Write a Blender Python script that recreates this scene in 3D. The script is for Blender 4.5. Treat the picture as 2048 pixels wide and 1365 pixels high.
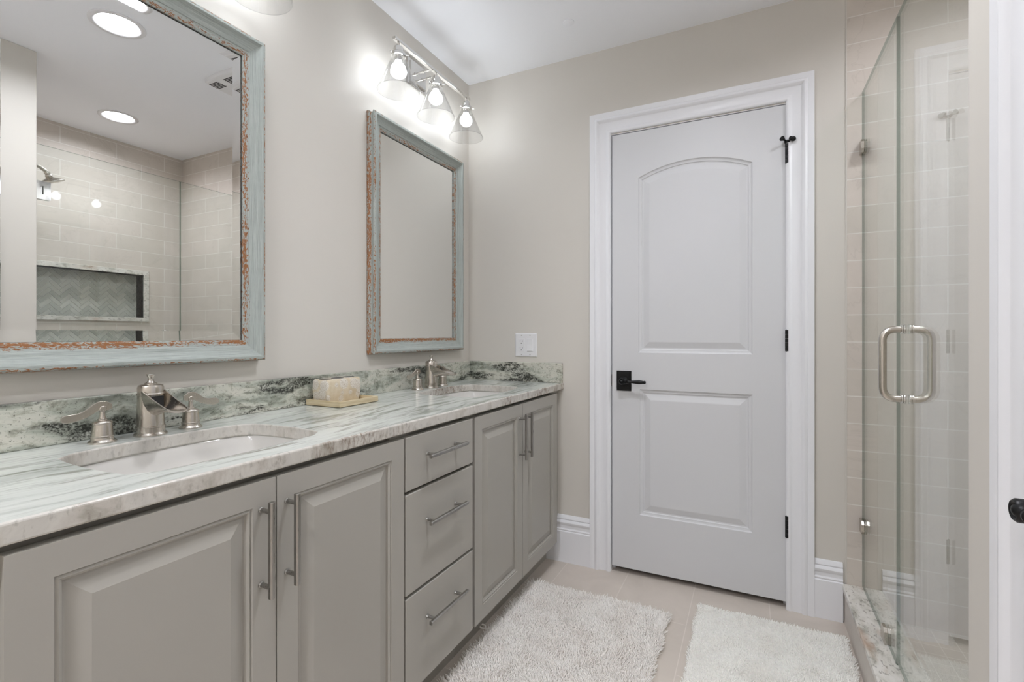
import bpy, bmesh, math, random
from mathutils import Vector, Matrix, noise as mnoise

for _o in list(bpy.data.objects):
    bpy.data.objects.remove(_o, do_unlink=True)
S = bpy.context.scene
COL = S.collection

# ------------------------------------------------------------------ camera
CAM = (1.362, 0.0, 1.104)
YAW = math.atan(479.0 / 975.0)
cd = bpy.data.cameras.new('camera')
cam = bpy.data.objects.new('camera', cd)
COL.objects.link(cam)
cam.location = CAM
cam.rotation_euler = (math.radians(90), 0, YAW)
cd.sensor_width = 36.0
cd.lens = 975.0 / 2048.0 * 36.0
cd.shift_y = -(682.5 - 669.0) / 2048.0
cd.clip_start = 0.02
S.camera = cam

# ------------------------------------------------------------------ world, exposure
w = bpy.data.worlds.new('world')
S.world = w
w.use_nodes = True
w.node_tree.nodes['Background'].inputs[0].default_value = (1, 1, 1, 1)
w.node_tree.nodes['Background'].inputs[1].default_value = 0.0
S.view_settings.view_transform = 'Standard'
S.view_settings.look = 'None'
S.view_settings.gamma = 1.0
S.view_settings.use_curve_mapping = False
S.view_settings.exposure = 0.33
S.cycles.use_denoising = True
S.cycles.max_bounces = 16
S.cycles.diffuse_bounces = 8
S.cycles.glossy_bounces = 8
S.cycles.transparent_max_bounces = 24
S.cycles.transmission_bounces = 12
S.cycles.sample_clamp_indirect = 6.0
S.cycles.caustics_reflective = False
S.cycles.caustics_refractive = False

BULB_POWER = 31.0        # radiance of the vanity bulbs
CAN_POWER = {'main': 215.0, 'shower': 150.0, 'near': 225.0}   # radiance of the recessed lights; the near ones are added unseen fill
BULB_COL = (0.95, 1.0, 1.055)
CAN_COL = (0.985, 1.0, 1.055)

# ------------------------------------------------------------------ key sizes (metres)
B = 2.245      # back wall
H = 2.44       # ceiling
RW = 1.69      # right wall face
XS = 2.585     # far end of the shower
SY = 1.078     # near end of the shower
YF = -1.95     # wall behind the camera
ZC = 0.866     # top of the counter
GX = 1.742     # centre of the shower glass

random.seed(7)

# ================================================================== materials
def newmat(name):
    m = bpy.data.materials.new(name)
    m.use_nodes = True
    nt = m.node_tree
    return m, nt, nt.nodes['Principled BSDF']

def sr(r, g, b):
    f = lambda c: (c / 12.92) if c <= 0.04045 else ((c + 0.055) / 1.055) ** 2.4
    return (f(r / 255), f(g / 255), f(b / 255), 1.0)

def plain(name, col, rough=0.5, metal=0.0, spec=0.5):
    m, nt, p = newmat(name)
    p.inputs['Base Color'].default_value = col
    p.inputs['Roughness'].default_value = rough
    p.inputs['Metallic'].default_value = metal
    p.inputs['Specular IOR Level'].default_value = spec
    return m

class N:
    """tiny node helper"""
    def __init__(s, nt):
        s.nt = nt
    def n(s, t, **kw):
        nd = s.nt.nodes.new(t)
        for k, v in kw.items():
            setattr(nd, k, v)
        return nd
    def l(s, a, b):
        s.nt.links.new(a, b)
    def coord(s, which='Object'):
        return s.n('ShaderNodeTexCoord').outputs[which]
    def mapping(s, vec, loc=(0, 0, 0), rot=(0, 0, 0), scale=(1, 1, 1)):
        m = s.n('ShaderNodeMapping')
        s.l(vec, m.inputs['Vector'])
        m.inputs['Location'].default_value = loc
        m.inputs['Rotation'].default_value = rot
        m.inputs['Scale'].default_value = scale
        return m.outputs[0]
    def noise(s, vec, scale=5, detail=4, rough=0.5, dist=0.0):
        t = s.n('ShaderNodeTexNoise')
        if vec is not None:
            s.l(vec, t.inputs['Vector'])
        t.inputs['Scale'].default_value = scale
        t.inputs['Detail'].default_value = detail
        t.inputs['Roughness'].default_value = rough
        t.inputs['Distortion'].default_value = dist
        return t
    def ramp(s, fac, stops, interp='LINEAR'):
        r = s.n('ShaderNodeValToRGB')
        r.color_ramp.interpolation = interp
        el = r.color_ramp.elements
        while len(el) < len(stops):
            el.new(0.5)
        for e, (p, c) in zip(el, stops):
            e.position = p
            e.color = c if len(c) == 4 else (*c, 1)
        s.l(fac, r.inputs[0])
        return r.outputs[0]
    def mix(s, fac, a, b, blend='MIX'):
        m = s.n('ShaderNodeMix', data_type='RGBA', blend_type=blend)
        for i, v in ((0, fac), (6, a), (7, b)):
            if hasattr(v, 'is_linked') or hasattr(v, 'links'):
                s.l(v, m.inputs[i])
            else:
                m.inputs[i].default_value = v
        return m.outputs[2]
    def math(s, op, a, b=0.0, clamp=False):
        m = s.n('ShaderNodeMath', operation=op, use_clamp=clamp)
        for i, v in ((0, a), (1, b)):
            if hasattr(v, 'links'):
                s.l(v, m.inputs[i])
            else:
                m.inputs[i].default_value = v
        return m.outputs[0]
    def bump(s, height, strength=0.2, dist=0.002, prev=None):
        b = s.n('ShaderNodeBump')
        b.inputs['Strength'].default_value = strength
        b.inputs['Distance'].default_value = dist
        s.l(height, b.inputs['Height'])
        if prev is not None:
            s.l(prev, b.inputs['Normal'])
        return b.outputs[0]
    def sep(s, vec):
        x = s.n('ShaderNodeSeparateXYZ')
        s.l(vec, x.inputs[0])
        return x.outputs
    def comb(s, x, y, z):
        c = s.n('ShaderNodeCombineXYZ')
        for i, v in enumerate((x, y, z)):
            if hasattr(v, 'links'):
                s.l(v, c.inputs[i])
            else:
                c.inputs[i].default_value = v
        return c.outputs[0]

BLK = (0, 0, 0, 1)
WHT = (1, 1, 1, 1)

def paint(name, col, rough=0.55, bump=0.06, scale=420):
    m, nt, p = newmat(name)
    h = N(nt)
    p.inputs['Base Color'].default_value = col
    p.inputs['Roughness'].default_value = rough
    p.inputs['Specular IOR Level'].default_value = 0.35
    t = h.noise(h.coord(), scale, 2)
    h.l(h.bump(t.outputs[0], bump, 0.0006), p.inputs['Normal'])
    return m

M = {}
M['wall'] = paint('wall_paint', sr(207, 203, 196), 0.5)
M['ceiling'] = paint('ceiling_paint', sr(246, 248, 253), 0.6)
M['trim'] = paint('trim_enamel', sr(229, 230, 234), 0.32, 0.02)
M['door'] = paint('door_enamel', sr(207, 208, 211), 0.4, 0.03)
M['cab'] = paint('cabinet_enamel', sr(165, 162, 155), 0.38, 0.05, 700)
M['cab_in'] = plain('cabinet_carcass', sr(92, 89, 84), 0.6)
M['black'] = plain('matte_black_iron', (0.012, 0.012, 0.013, 1), 0.38, 0.6)
M['porcelain'] = plain('porcelain', sr(206, 204, 200), 0.08)
M['plastic'] = plain('white_plastic', sr(226, 226, 228), 0.3)
M['slot'] = plain('dark_slot', (0.01, 0.01, 0.01, 1), 0.6)
M['chrome'] = plain('polished_chrome', (0.82, 0.82, 0.83, 1), 0.06, 1.0)
M['mirror'] = plain('silvered_glass', (0.9, 0.91, 0.905, 1), 0.0, 1.0)

def brushed(name, col, rough, aniso_scale=(600, 600, 30)):
    m, nt, p = newmat(name)
    h = N(nt)
    p.inputs['Metallic'].default_value = 1.0
    p.inputs['Base Color'].default_value = col
    t = h.noise(h.mapping(h.coord(), scale=aniso_scale), 1.0, 2)
    r = h.n('ShaderNodeMapRange')
    h.l(t.outputs[0], r.inputs[0])
    r.inputs[3].default_value = rough - 0.05
    r.inputs[4].default_value = rough + 0.07
    h.l(r.outputs[0], p.inputs['Roughness'])
    h.l(h.bump(t.outputs[0], 0.03, 0.0004), p.inputs['Normal'])
    return m
M['nickel'] = brushed('brushed_nickel', (0.60, 0.56, 0.51, 1), 0.24)
M['steel'] = brushed('satin_steel', (0.38, 0.37, 0.35, 1), 0.28)
M['polnickel'] = plain('polished_nickel', (0.74, 0.73, 0.71, 1), 0.10, 1.0)

def glass(name, tint, edge, refl=0.93):
    m = bpy.data.materials.new(name)
    m.use_nodes = True
    nt = m.node_tree
    nt.nodes.clear()
    h = N(nt)
    out = h.n('ShaderNodeOutputMaterial')
    tr = h.n('ShaderNodeBsdfTransparent')
    gl = h.n('ShaderNodeBsdfGlossy')
    gl.inputs['Roughness'].default_value = 0.0
    gl.inputs[0].default_value = (1, 1, 1, 1)
    mx = h.n('ShaderNodeMixShader')
    lw = h.n('ShaderNodeLayerWeight')
    lw.inputs[0].default_value = 0.5
    # Schlick reflectance: 'Facing' at 0.5 is 1 - cos
    p5 = h.math('POWER', lw.outputs['Facing'], 5.0)
    fac = h.math('MULTIPLY_ADD', p5, refl)
    fac.node.inputs[2].default_value = 0.042
    # the slanted ray crosses more glass, so it is tinted more
    p4 = h.math('POWER', lw.outputs['Facing'], 4.0)
    h.l(h.mix(p4, tint, edge), tr.inputs[0])
    h.l(fac, mx.inputs[0])
    h.l(tr.outputs[0], mx.inputs[1])
    h.l(gl.outputs[0], mx.inputs[2])
    h.l(mx.outputs[0], out.inputs[0])
    return m
M['glass'] = glass('shower_glass', (0.966, 0.984, 0.974, 1), (0.93, 0.955, 0.945, 1))
M['rim'] = glass('polished_glass_edge', (0.38, 0.48, 0.44, 1), (0.26, 0.34, 0.31, 1))
M['shade'] = glass('clear_shade_glass', (0.982, 0.982, 0.982, 1), (0.90, 0.90, 0.90, 1), 0.6)
M['shade_rim'] = glass('clear_shade_rim', (0.86, 0.86, 0.86, 1), (0.66, 0.66, 0.66, 1), 0.6)

def emit(name, col, strength):
    m = bpy.data.materials.new(name)
    m.use_nodes = True
    nt = m.node_tree
    nt.nodes.clear()
    out = nt.nodes.new('ShaderNodeOutputMaterial')
    e = nt.nodes.new('ShaderNodeEmission')
    e.inputs[0].default_value = (*col, 1)
    e.inputs[1].default_value = strength
    nt.links.new(e.outputs[0], out.inputs[0])
    return m
M['bulb'] = emit('lit_bulb', BULB_COL, BULB_POWER)
for _k, _p in CAN_POWER.items():
    M['can_' + _k] = emit('lit_lens_' + _k, CAN_COL, _p)

def granite_top(name, vein=1.0):
    m, nt, p = newmat(name)
    h = N(nt)
    co = h.coord()
    warp = h.noise(h.mapping(co, scale=(3.2, 1.6, 3)), 1.0, 3)
    wv = h.n('ShaderNodeVectorMath', operation='MULTIPLY_ADD')
    h.l(warp.outputs['Color'], wv.inputs[0])
    wv.inputs[1].default_value = (0.16, 0.14, 0.10)
    h.l(co, wv.inputs[2])
    def layer(loc, ang, sc, det=7, ro=0.6):
        return h.noise(h.mapping(wv.outputs[0], loc=loc, rot=(0, 0, math.radians(ang)), scale=sc), 1.0, det, ro).outputs[0]
    a = layer((0, 0, 0), 7, (9, 1.5, 8), 5, 0.55)          # broad cloudy bands
    b = layer((3, 1, 0), 9, (95, 9, 60), 6, 0.66)          # hair-fine dashes
    c = layer((7, 2, 5), 6, (8, 1.1, 6), 4, 0.5)           # where the brown sits
    d = layer((2, 8, 1), 8, (34, 3.6, 28), 8, 0.68)        # wisps
    e = layer((5, 5, 3), 7, (7, 1.0, 6), 3, 0.5)           # where the wisps gather
    col = h.ramp(a, [(0.32, sr(180, 185, 179)), (0.45, sr(199, 203, 198)), (0.58, sr(207, 210, 205)), (0.72, sr(191, 195, 189))])
    wis = h.ramp(d, [(0.34, sr(158, 160, 153)), (0.43, sr(204, 206, 201)), (0.50, WHT)])
    col = h.mix(h.ramp(e, [(0.36, (0.25, 0.25, 0.25, 1)), (0.62, (0.95, 0.95, 0.95, 1))]), col, h.mix(1.0, col, wis, 'MULTIPLY'))
    fine = h.ramp(b, [(0.30, sr(150, 151, 145)), (0.38, sr(222, 223, 220)), (0.46, WHT)])
    col = h.mix(0.6, col, fine, 'MULTIPLY')
    bf = h.math('MULTIPLY', h.ramp(c, [(0.55, BLK), (0.66, WHT)]), h.ramp(d, [(0.38, WHT), (0.47, BLK)]))
    col = h.mix(h.math('MULTIPLY', bf, 0.55 * vein), col, sr(122, 112, 98))
    h.l(col, p.inputs['Base Color'])
    p.inputs['Roughness'].default_value = 0.17
    return m
M['gran'] = granite_top('veined_granite')

def granite_edge(name):
    m, nt, p = newmat(name)
    h = N(nt)
    co = h.coord()
    a = h.noise(h.mapping(co, scale=(22, 16, 9)), 1.0, 6, 0.6, 0.6)
    b = h.noise(h.mapping(co, loc=(4, 9, 2), scale=(5, 4.2, 3)), 1.0, 3, 0.5)
    c = h.noise(h.mapping(co, scale=(110, 110, 55)), 1.0, 4, 0.65)
    col = h.ramp(a.outputs[0], [(0.30, sr(158, 154, 143)), (0.41, sr(186, 181, 173)), (0.52, sr(201, 198, 191)), (0.66, sr(190, 187, 181)), (0.78, sr(154, 156, 146))])
    tan = h.ramp(b.outputs[0], [(0.50, BLK), (0.62, WHT)])
    tan2 = h.math('MULTIPLY', tan, h.ramp(c.outputs[0], [(0.38, WHT), (0.58, BLK)]))
    col = h.mix(h.math('MULTIPLY', tan2, 0.75), col, sr(116, 96, 78))
    col = h.mix(0.35, col, h.ramp(c.outputs[0], [(0.3, sr(150, 146, 138)), (0.45, WHT)]), 'MULTIPLY')
    h.l(col, p.inputs['Base Color'])
    p.inputs['Roughness'].default_value = 0.22
    return m
M['gran_edge'] = granite_edge('granite_polished_edge')

def granite_splash(name, rot):
    m, nt, p = newmat(name)
    h = N(nt)
    co = h.coord()
    warp = h.noise(h.mapping(co, scale=(5, 5, 5)), 1.0, 4)
    wv = h.n('ShaderNodeVectorMath', operation='MULTIPLY_ADD')
    h.l(warp.outputs['Color'], wv.inputs[0])
    wv.inputs[1].default_value = (0.12, 0.12, 0.10)
    h.l(co, wv.inputs[2])
    if rot == 'y':
        st = h.mapping(wv.outputs[0], rot=(math.radians(-14), 0, 0), scale=(9, 4.0, 21))
        st2 = h.mapping(wv.outputs[0], loc=(2, 5, 1), rot=(math.radians(-18), 0, 0), scale=(9, 3.0, 17))
    else:
        st = h.mapping(wv.outputs[0], rot=(0, math.radians(24), 0), scale=(4.0, 9, 21))
        st2 = h.mapping(wv.outputs[0], loc=(2.4, 5, 1), rot=(0, math.radians(24), 0), scale=(3.4, 9, 17))
    a = h.noise(st, 1.0, 8, 0.6)
    b = h.noise(st2, 1.0, 6, 0.55)
    c = h.noise(h.mapping(co, scale=(150, 150, 190)), 1.0, 4, 0.7)
    e = h.noise(h.mapping(wv.outputs[0], loc=(6, 2, 7), scale=(38, 30, 55)), 1.0, 6, 0.68)
    col = h.ramp(a.outputs[0], [(0.30, sr(118, 122, 113)), (0.42, sr(160, 164, 153)), (0.50, sr(192, 193, 182)), (0.62, sr(202, 200, 189)), (0.76, sr(146, 152, 144))])
    col = h.mix(0.7, col, h.ramp(e.outputs[0], [(0.32, sr(132, 133, 125)), (0.43, sr(212, 212, 206)), (0.50, WHT)]), 'MULTIPLY')
    dk = h.ramp(b.outputs[0], [(0.53, BLK), (0.58, WHT), (0.66, WHT), (0.72, BLK)])
    sp = h.ramp(h.math('ADD', h.math('MULTIPLY', c.outputs[0], 0.6), h.math('MULTIPLY', e.outputs[0], 0.4)), [(0.47, WHT), (0.60, BLK)])
    col = h.mix(h.math('MULTIPLY', h.math('MULTIPLY', dk, sp), 0.95), col, sr(46, 47, 43))
    sp2 = h.ramp(c.outputs[0], [(0.33, sr(80, 82, 74)), (0.42, WHT)])
    col = h.mix(0.75, col, sp2, 'MULTIPLY')
    h.l(col, p.inputs['Base Color'])
    p.inputs['Roughness'].default_value = 0.2
    return m
M['splash_y'] = granite_splash('granite_backsplash', 'y')
M['splash_x'] = granite_splash('granite_side_splash', 'x')

def granite_curb(name):
    m, nt, p = newmat(name)
    h = N(nt)
    co = h.coord()
    a = h.noise(h.mapping(co, rot=(0, 0, 0.3), scale=(26, 12, 26)), 1.0, 6, 0.6, 0.5)
    b = h.noise(h.mapping(co, loc=(1, 3, 0), rot=(0, 0, 0.25), scale=(95, 52, 95)), 1.0, 3, 0.5)
    c = h.noise(h.mapping(co, loc=(5, 3, 0), scale=(14, 5, 14)), 1.0, 4, 0.5)
    col = h.ramp(a.outputs[0], [(0.32, sr(168, 165, 155)), (0.45, sr(212, 209, 202)), (0.6, sr(224, 221, 216))])
    col = h.mix(h.ramp(b.outputs[0], [(0.58, BLK), (0.65, (0.6, 0.6, 0.6, 1))]), col, sr(128, 124, 118))
    col = h.mix(h.ramp(c.outputs[0], [(0.56, BLK), (0.72, (0.6, 0.6, 0.6, 1))]), col, sr(176, 142, 118))
    h.l(col, p.inputs['Base Color'])
    p.inputs['Roughness'].default_value = 0.25
    return m
M['curb'] = granite_curb('speckled_granite')

def tile(name, plane, w_, h_, u0, v0, mortar, c1, c2, cm, off=0.5, rough=0.45, vein=0.11, bump=0.35, wob=0.25):
    """procedural ceramic tile in the x-z, y-z or x-y plane of the room"""
    m, nt, p = newmat(name)
    h = N(nt)
    co = h.coord()
    x, y, z = h.sep(co)
    u, v = {'xz': (x, z), 'yz': (y, z), 'xy': (x, y), 'yx': (y, x)}[plane]
    vec = h.comb(h.math('SUBTRACT', u, u0), h.math('SUBTRACT', v, v0), 0.0)
    br = h.n('ShaderNodeTexBrick')
    br.offset = off
    br.offset_frequency = 2
    br.squash = 1.0
    h.l(vec, br.inputs['Vector'])
    br.inputs['Scale'].default_value = 1.0
    br.inputs['Brick Width'].default_value = w_
    br.inputs['Row Height'].default_value = h_
    br.inputs['Mortar Size'].default_value = mortar
    br.inputs['Mortar Smooth'].default_value = 0.25
    br.inputs['Bias'].default_value = 0.0
    br.inputs['Color1'].default_value = c1
    br.inputs['Color2'].default_value = c2
    br.inputs['Mortar'].default_value = cm
    big = h.noise(co, 6.0, 6, 0.6, 0.6)
    col = h.mix(0.5, br.outputs['Color'], h.ramp(big.outputs[0], [(0.3, (0.82, 0.82, 0.81, 1)), (0.65, WHT)]), 'MULTIPLY')
    # thin hair veins
    vn = h.noise(h.mapping(co, rot=(0.5, 0.9, 0.4)), 3.1, 6, 0.55, 1.2)
    ln = h.math('ABSOLUTE', h.math('SUBTRACT', vn.outputs[0], 0.5))
    vf = h.ramp(ln, [(0.0, WHT), (0.010, BLK)])
    col = h.mix(h.math('MULTIPLY', h.math('MULTIPLY', vf, vein), br.outputs['Fac'].node and h.math('SUBTRACT', 1.0, br.outputs['Fac'])), col, sr(126, 118, 108))
    h.l(col, p.inputs['Base Color'])
    p.inputs['Roughness'].default_value = rough
    p.inputs['Specular IOR Level'].default_value = 0.3
    inv = h.math('SUBTRACT', 1.0, br.outputs['Fac'])
    b1 = h.bump(inv, bump, 0.002)
    wv = h.noise(co, 14, 2)
    b2 = h.bump(wv.outputs[0], wob, 0.004, b1)
    h.l(b2, p.inputs['Normal'])
    return m
TC1, TC2, TCM = sr(212, 203, 195), sr(206, 199, 190), sr(226, 222, 216)
TV0 = 1.178 - 12 * 0.1035
M['tile_side'] = tile('shower_tile_side', 'xz', 0.305, 0.1035, 2.1425 - 12 * 0.305, TV0, 0.0022, TC1, TC2, TCM)
M['tile_end'] = tile('shower_tile_end', 'yz', 0.305, 0.1035, 2.118 - 12 * 0.305 - 0.0, TV0 + 0.0, 0.0022, TC1, TC2, TCM)
M['tile_near'] = tile('shower_tile_near', 'xz', 0.305, 0.1035, 2.0 - 12 * 0.305, TV0, 0.0022, TC1, TC2, TCM)
M['tile_pan'] = tile('shower_floor_mosaic', 'xy', 0.0545, 0.0545, 1.996 - 60 * 0.0545, B - 60 * 0.0545, 0.0016, sr(205, 197, 188), sr(197, 189, 180), sr(226, 221, 214), off=0.0, vein=0.1)
M['floor'] = tile('floor_tile', 'yx', 0.60, 0.2875, 1.95 - 6 * 0.6, 0.565 - 8 * 0.2875, 0.0018, sr(206, 196, 187), sr(201, 192, 183), sr(216, 207, 199), off=0.5, rough=0.42, vein=0.0, bump=0.2, wob=0.06)
M['herring'] = paint('mosaic_stone', sr(196, 196, 188), 0.3, 0.05, 60)
M['herring2'] = paint('mosaic_stone_dark', sr(181, 182, 174), 0.3, 0.05, 60)
M['grout'] = plain('grout', sr(232, 233, 227), 0.8)
M['curbtile'] = tile('curb_tile', 'yz', 0.60, 0.30, 0.1, -0.02, 0.0015, sr(205, 198, 191), sr(201, 194, 187), sr(215, 210, 203), vein=0.1)

def barnwood(name, amt=0.0):
    """chipped, limed blue-grey wood; UV u runs along the moulding, v across its profile (0 at the glass, 1 at the wall)"""
    m, nt, p = newmat(name)
    h = N(nt)
    uv = h.coord('UV')
    u, v, _ = h.sep(uv)
    g = h.noise(h.mapping(uv, scale=(7, 160, 1)), 1.0, 6, 0.65)
    g2 = h.noise(h.mapping(uv, loc=(4, 2, 0), scale=(28, 420, 1)), 1.0, 3, 0.6)
    col = h.ramp(g.outputs[0], [(0.28, sr(100, 102, 95)), (0.40, sr(146, 152, 147)), (0.52, sr(168, 176, 172)), (0.66, sr(194, 198, 194)), (0.78, sr(148, 147, 138))])
    col = h.mix(0.55, col, h.ramp(g2.outputs[0], [(0.32, sr(120, 122, 116)), (0.47, WHT)]), 'MULTIPLY')
    wear = h.noise(h.mapping(uv, loc=(1, 7, 0), scale=(95, 30, 1)), 1.0, 5, 0.68, 0.6)
    big = h.noise(h.mapping(uv, loc=(9, 3, 0), scale=(7, 4, 1)), 1.0, 2, 0.5)
    band = h.ramp(v, [(0.0, (0.40,) * 3), (0.10, (0.62,) * 3), (0.20, (0.36,) * 3), (0.26, BLK), (0.555, BLK), (0.60, (0.50,) * 3), (0.68, (0.42,) * 3), (0.73, (0.16,) * 3), (0.80, (0.18,) * 3), (0.84, (0.62,) * 3), (1.0, (0.62,) * 3)])
    th = h.math('ADD', h.math('MULTIPLY', band, 0.46), h.math('MULTIPLY', big.outputs[0], 0.34))
    f = h.math('GREATER_THAN', h.math('ADD', wear.outputs[0], th), 0.925 - amt)
    oc = h.ramp(wear.outputs[0], [(0.40, sr(128, 82, 46)), (0.55, sr(150, 100, 58)), (0.70, sr(100, 62, 38))])
    f = h.math('MULTIPLY', f, h.ramp(band, [(0.02, BLK), (0.12, WHT)]))
    col = h.mix(f, col, oc)
    h.l(col, p.inputs['Base Color'])
    p.inputs['Roughness'].default_value = 0.55
    hh = h.math('SUBTRACT', g2.outputs[0], h.math('MULTIPLY', f, 0.6))
    h.l(h.bump(hh, 0.35, 0.0012), p.inputs['Normal'])
    return m
M['barn'] = [barnwood('chipped_wood_bottom', 0.022), barnwood('chipped_wood_right', 0.0), barnwood('chipped_wood_top', -0.03), barnwood('chipped_wood_left', -0.01)]

def rugmat(name, c1, c2):
    m, nt, p = newmat(name)
    h = N(nt)
    t = h.noise(h.coord(), 9, 4, 0.6)
    t2 = h.noise(h.coord(), 130, 2, 0.5)
    col = h.ramp(t.outputs[0], [(0.35, c2), (0.6, c1)])
    col = h.mix(0.3, col, h.ramp(t2.outputs[0], [(0.35, (0.72,) * 3), (0.55, WHT)]), 'MULTIPLY')
    h.l(col, p.inputs['Base Color'])
    p.inputs['Roughness'].default_value = 0.95
    p.inputs['Specular IOR Level'].default_value = 0.1
    return m
M['rug'] = rugmat('shag_cotton', sr(250, 247, 243), sr(244, 239, 234))
M['rug2'] = rugmat('short_cotton', sr(250, 249, 245), sr(246, 244, 239))

def capiz(name):
    m, nt, p = newmat(name)
    h = N(nt)
    co = h.coord()
    v = h.n('ShaderNodeTexVoronoi', feature='DISTANCE_TO_EDGE')
    h.l(co, v.inputs['Vector'])
    v.inputs['Scale'].default_value = 330
    big = h.n('ShaderNodeTexVoronoi', feature='F1')
    h.l(h.mapping(co, scale=(26, 26, 26)), big.inputs['Vector'])
    big.inputs['Scale'].default_value = 1.0
    big.inputs['Randomness'].default_value = 0.55
    disc = h.ramp(big.outputs['Distance'], [(0.50, WHT), (0.54, BLK)])
    body = h.ramp(h.noise(co, 40, 3).outputs[0], [(0.35, sr(196, 182, 156)), (0.65, sr(210, 199, 178))])
    dots = h.ramp(v.outputs['Distance'], [(0.05, sr(176, 164, 146)), (0.14, sr(226, 222, 215))])
    h.l(h.mix(disc, body, dots), p.inputs['Base Color'])
    p.inputs['Roughness'].default_value = 0.3
    h.l(h.bump(v.outputs['Distance'], 0.25, 0.0015), p.inputs['Normal'])
    return m
M['capiz'] = capiz('shell_mosaic')

def goldwood(name):
    m, nt, p = newmat(name)
    h = N(nt)
    t = h.noise(h.mapping(h.coord(), scale=(8, 8, 90)), 2.0, 4)
    h.l(h.ramp(t.outputs[0], [(0.35, sr(186, 168, 134)), (0.65, sr(206, 192, 162))]), p.inputs['Base Color'])
    p.inputs['Roughness'].default_value = 0.4
    return m
M['goldwood'] = goldwood('pale_gold_wood')
M['print'] = plain('grey_print', (0.25, 0.25, 0.25, 1), 0.6)

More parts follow.
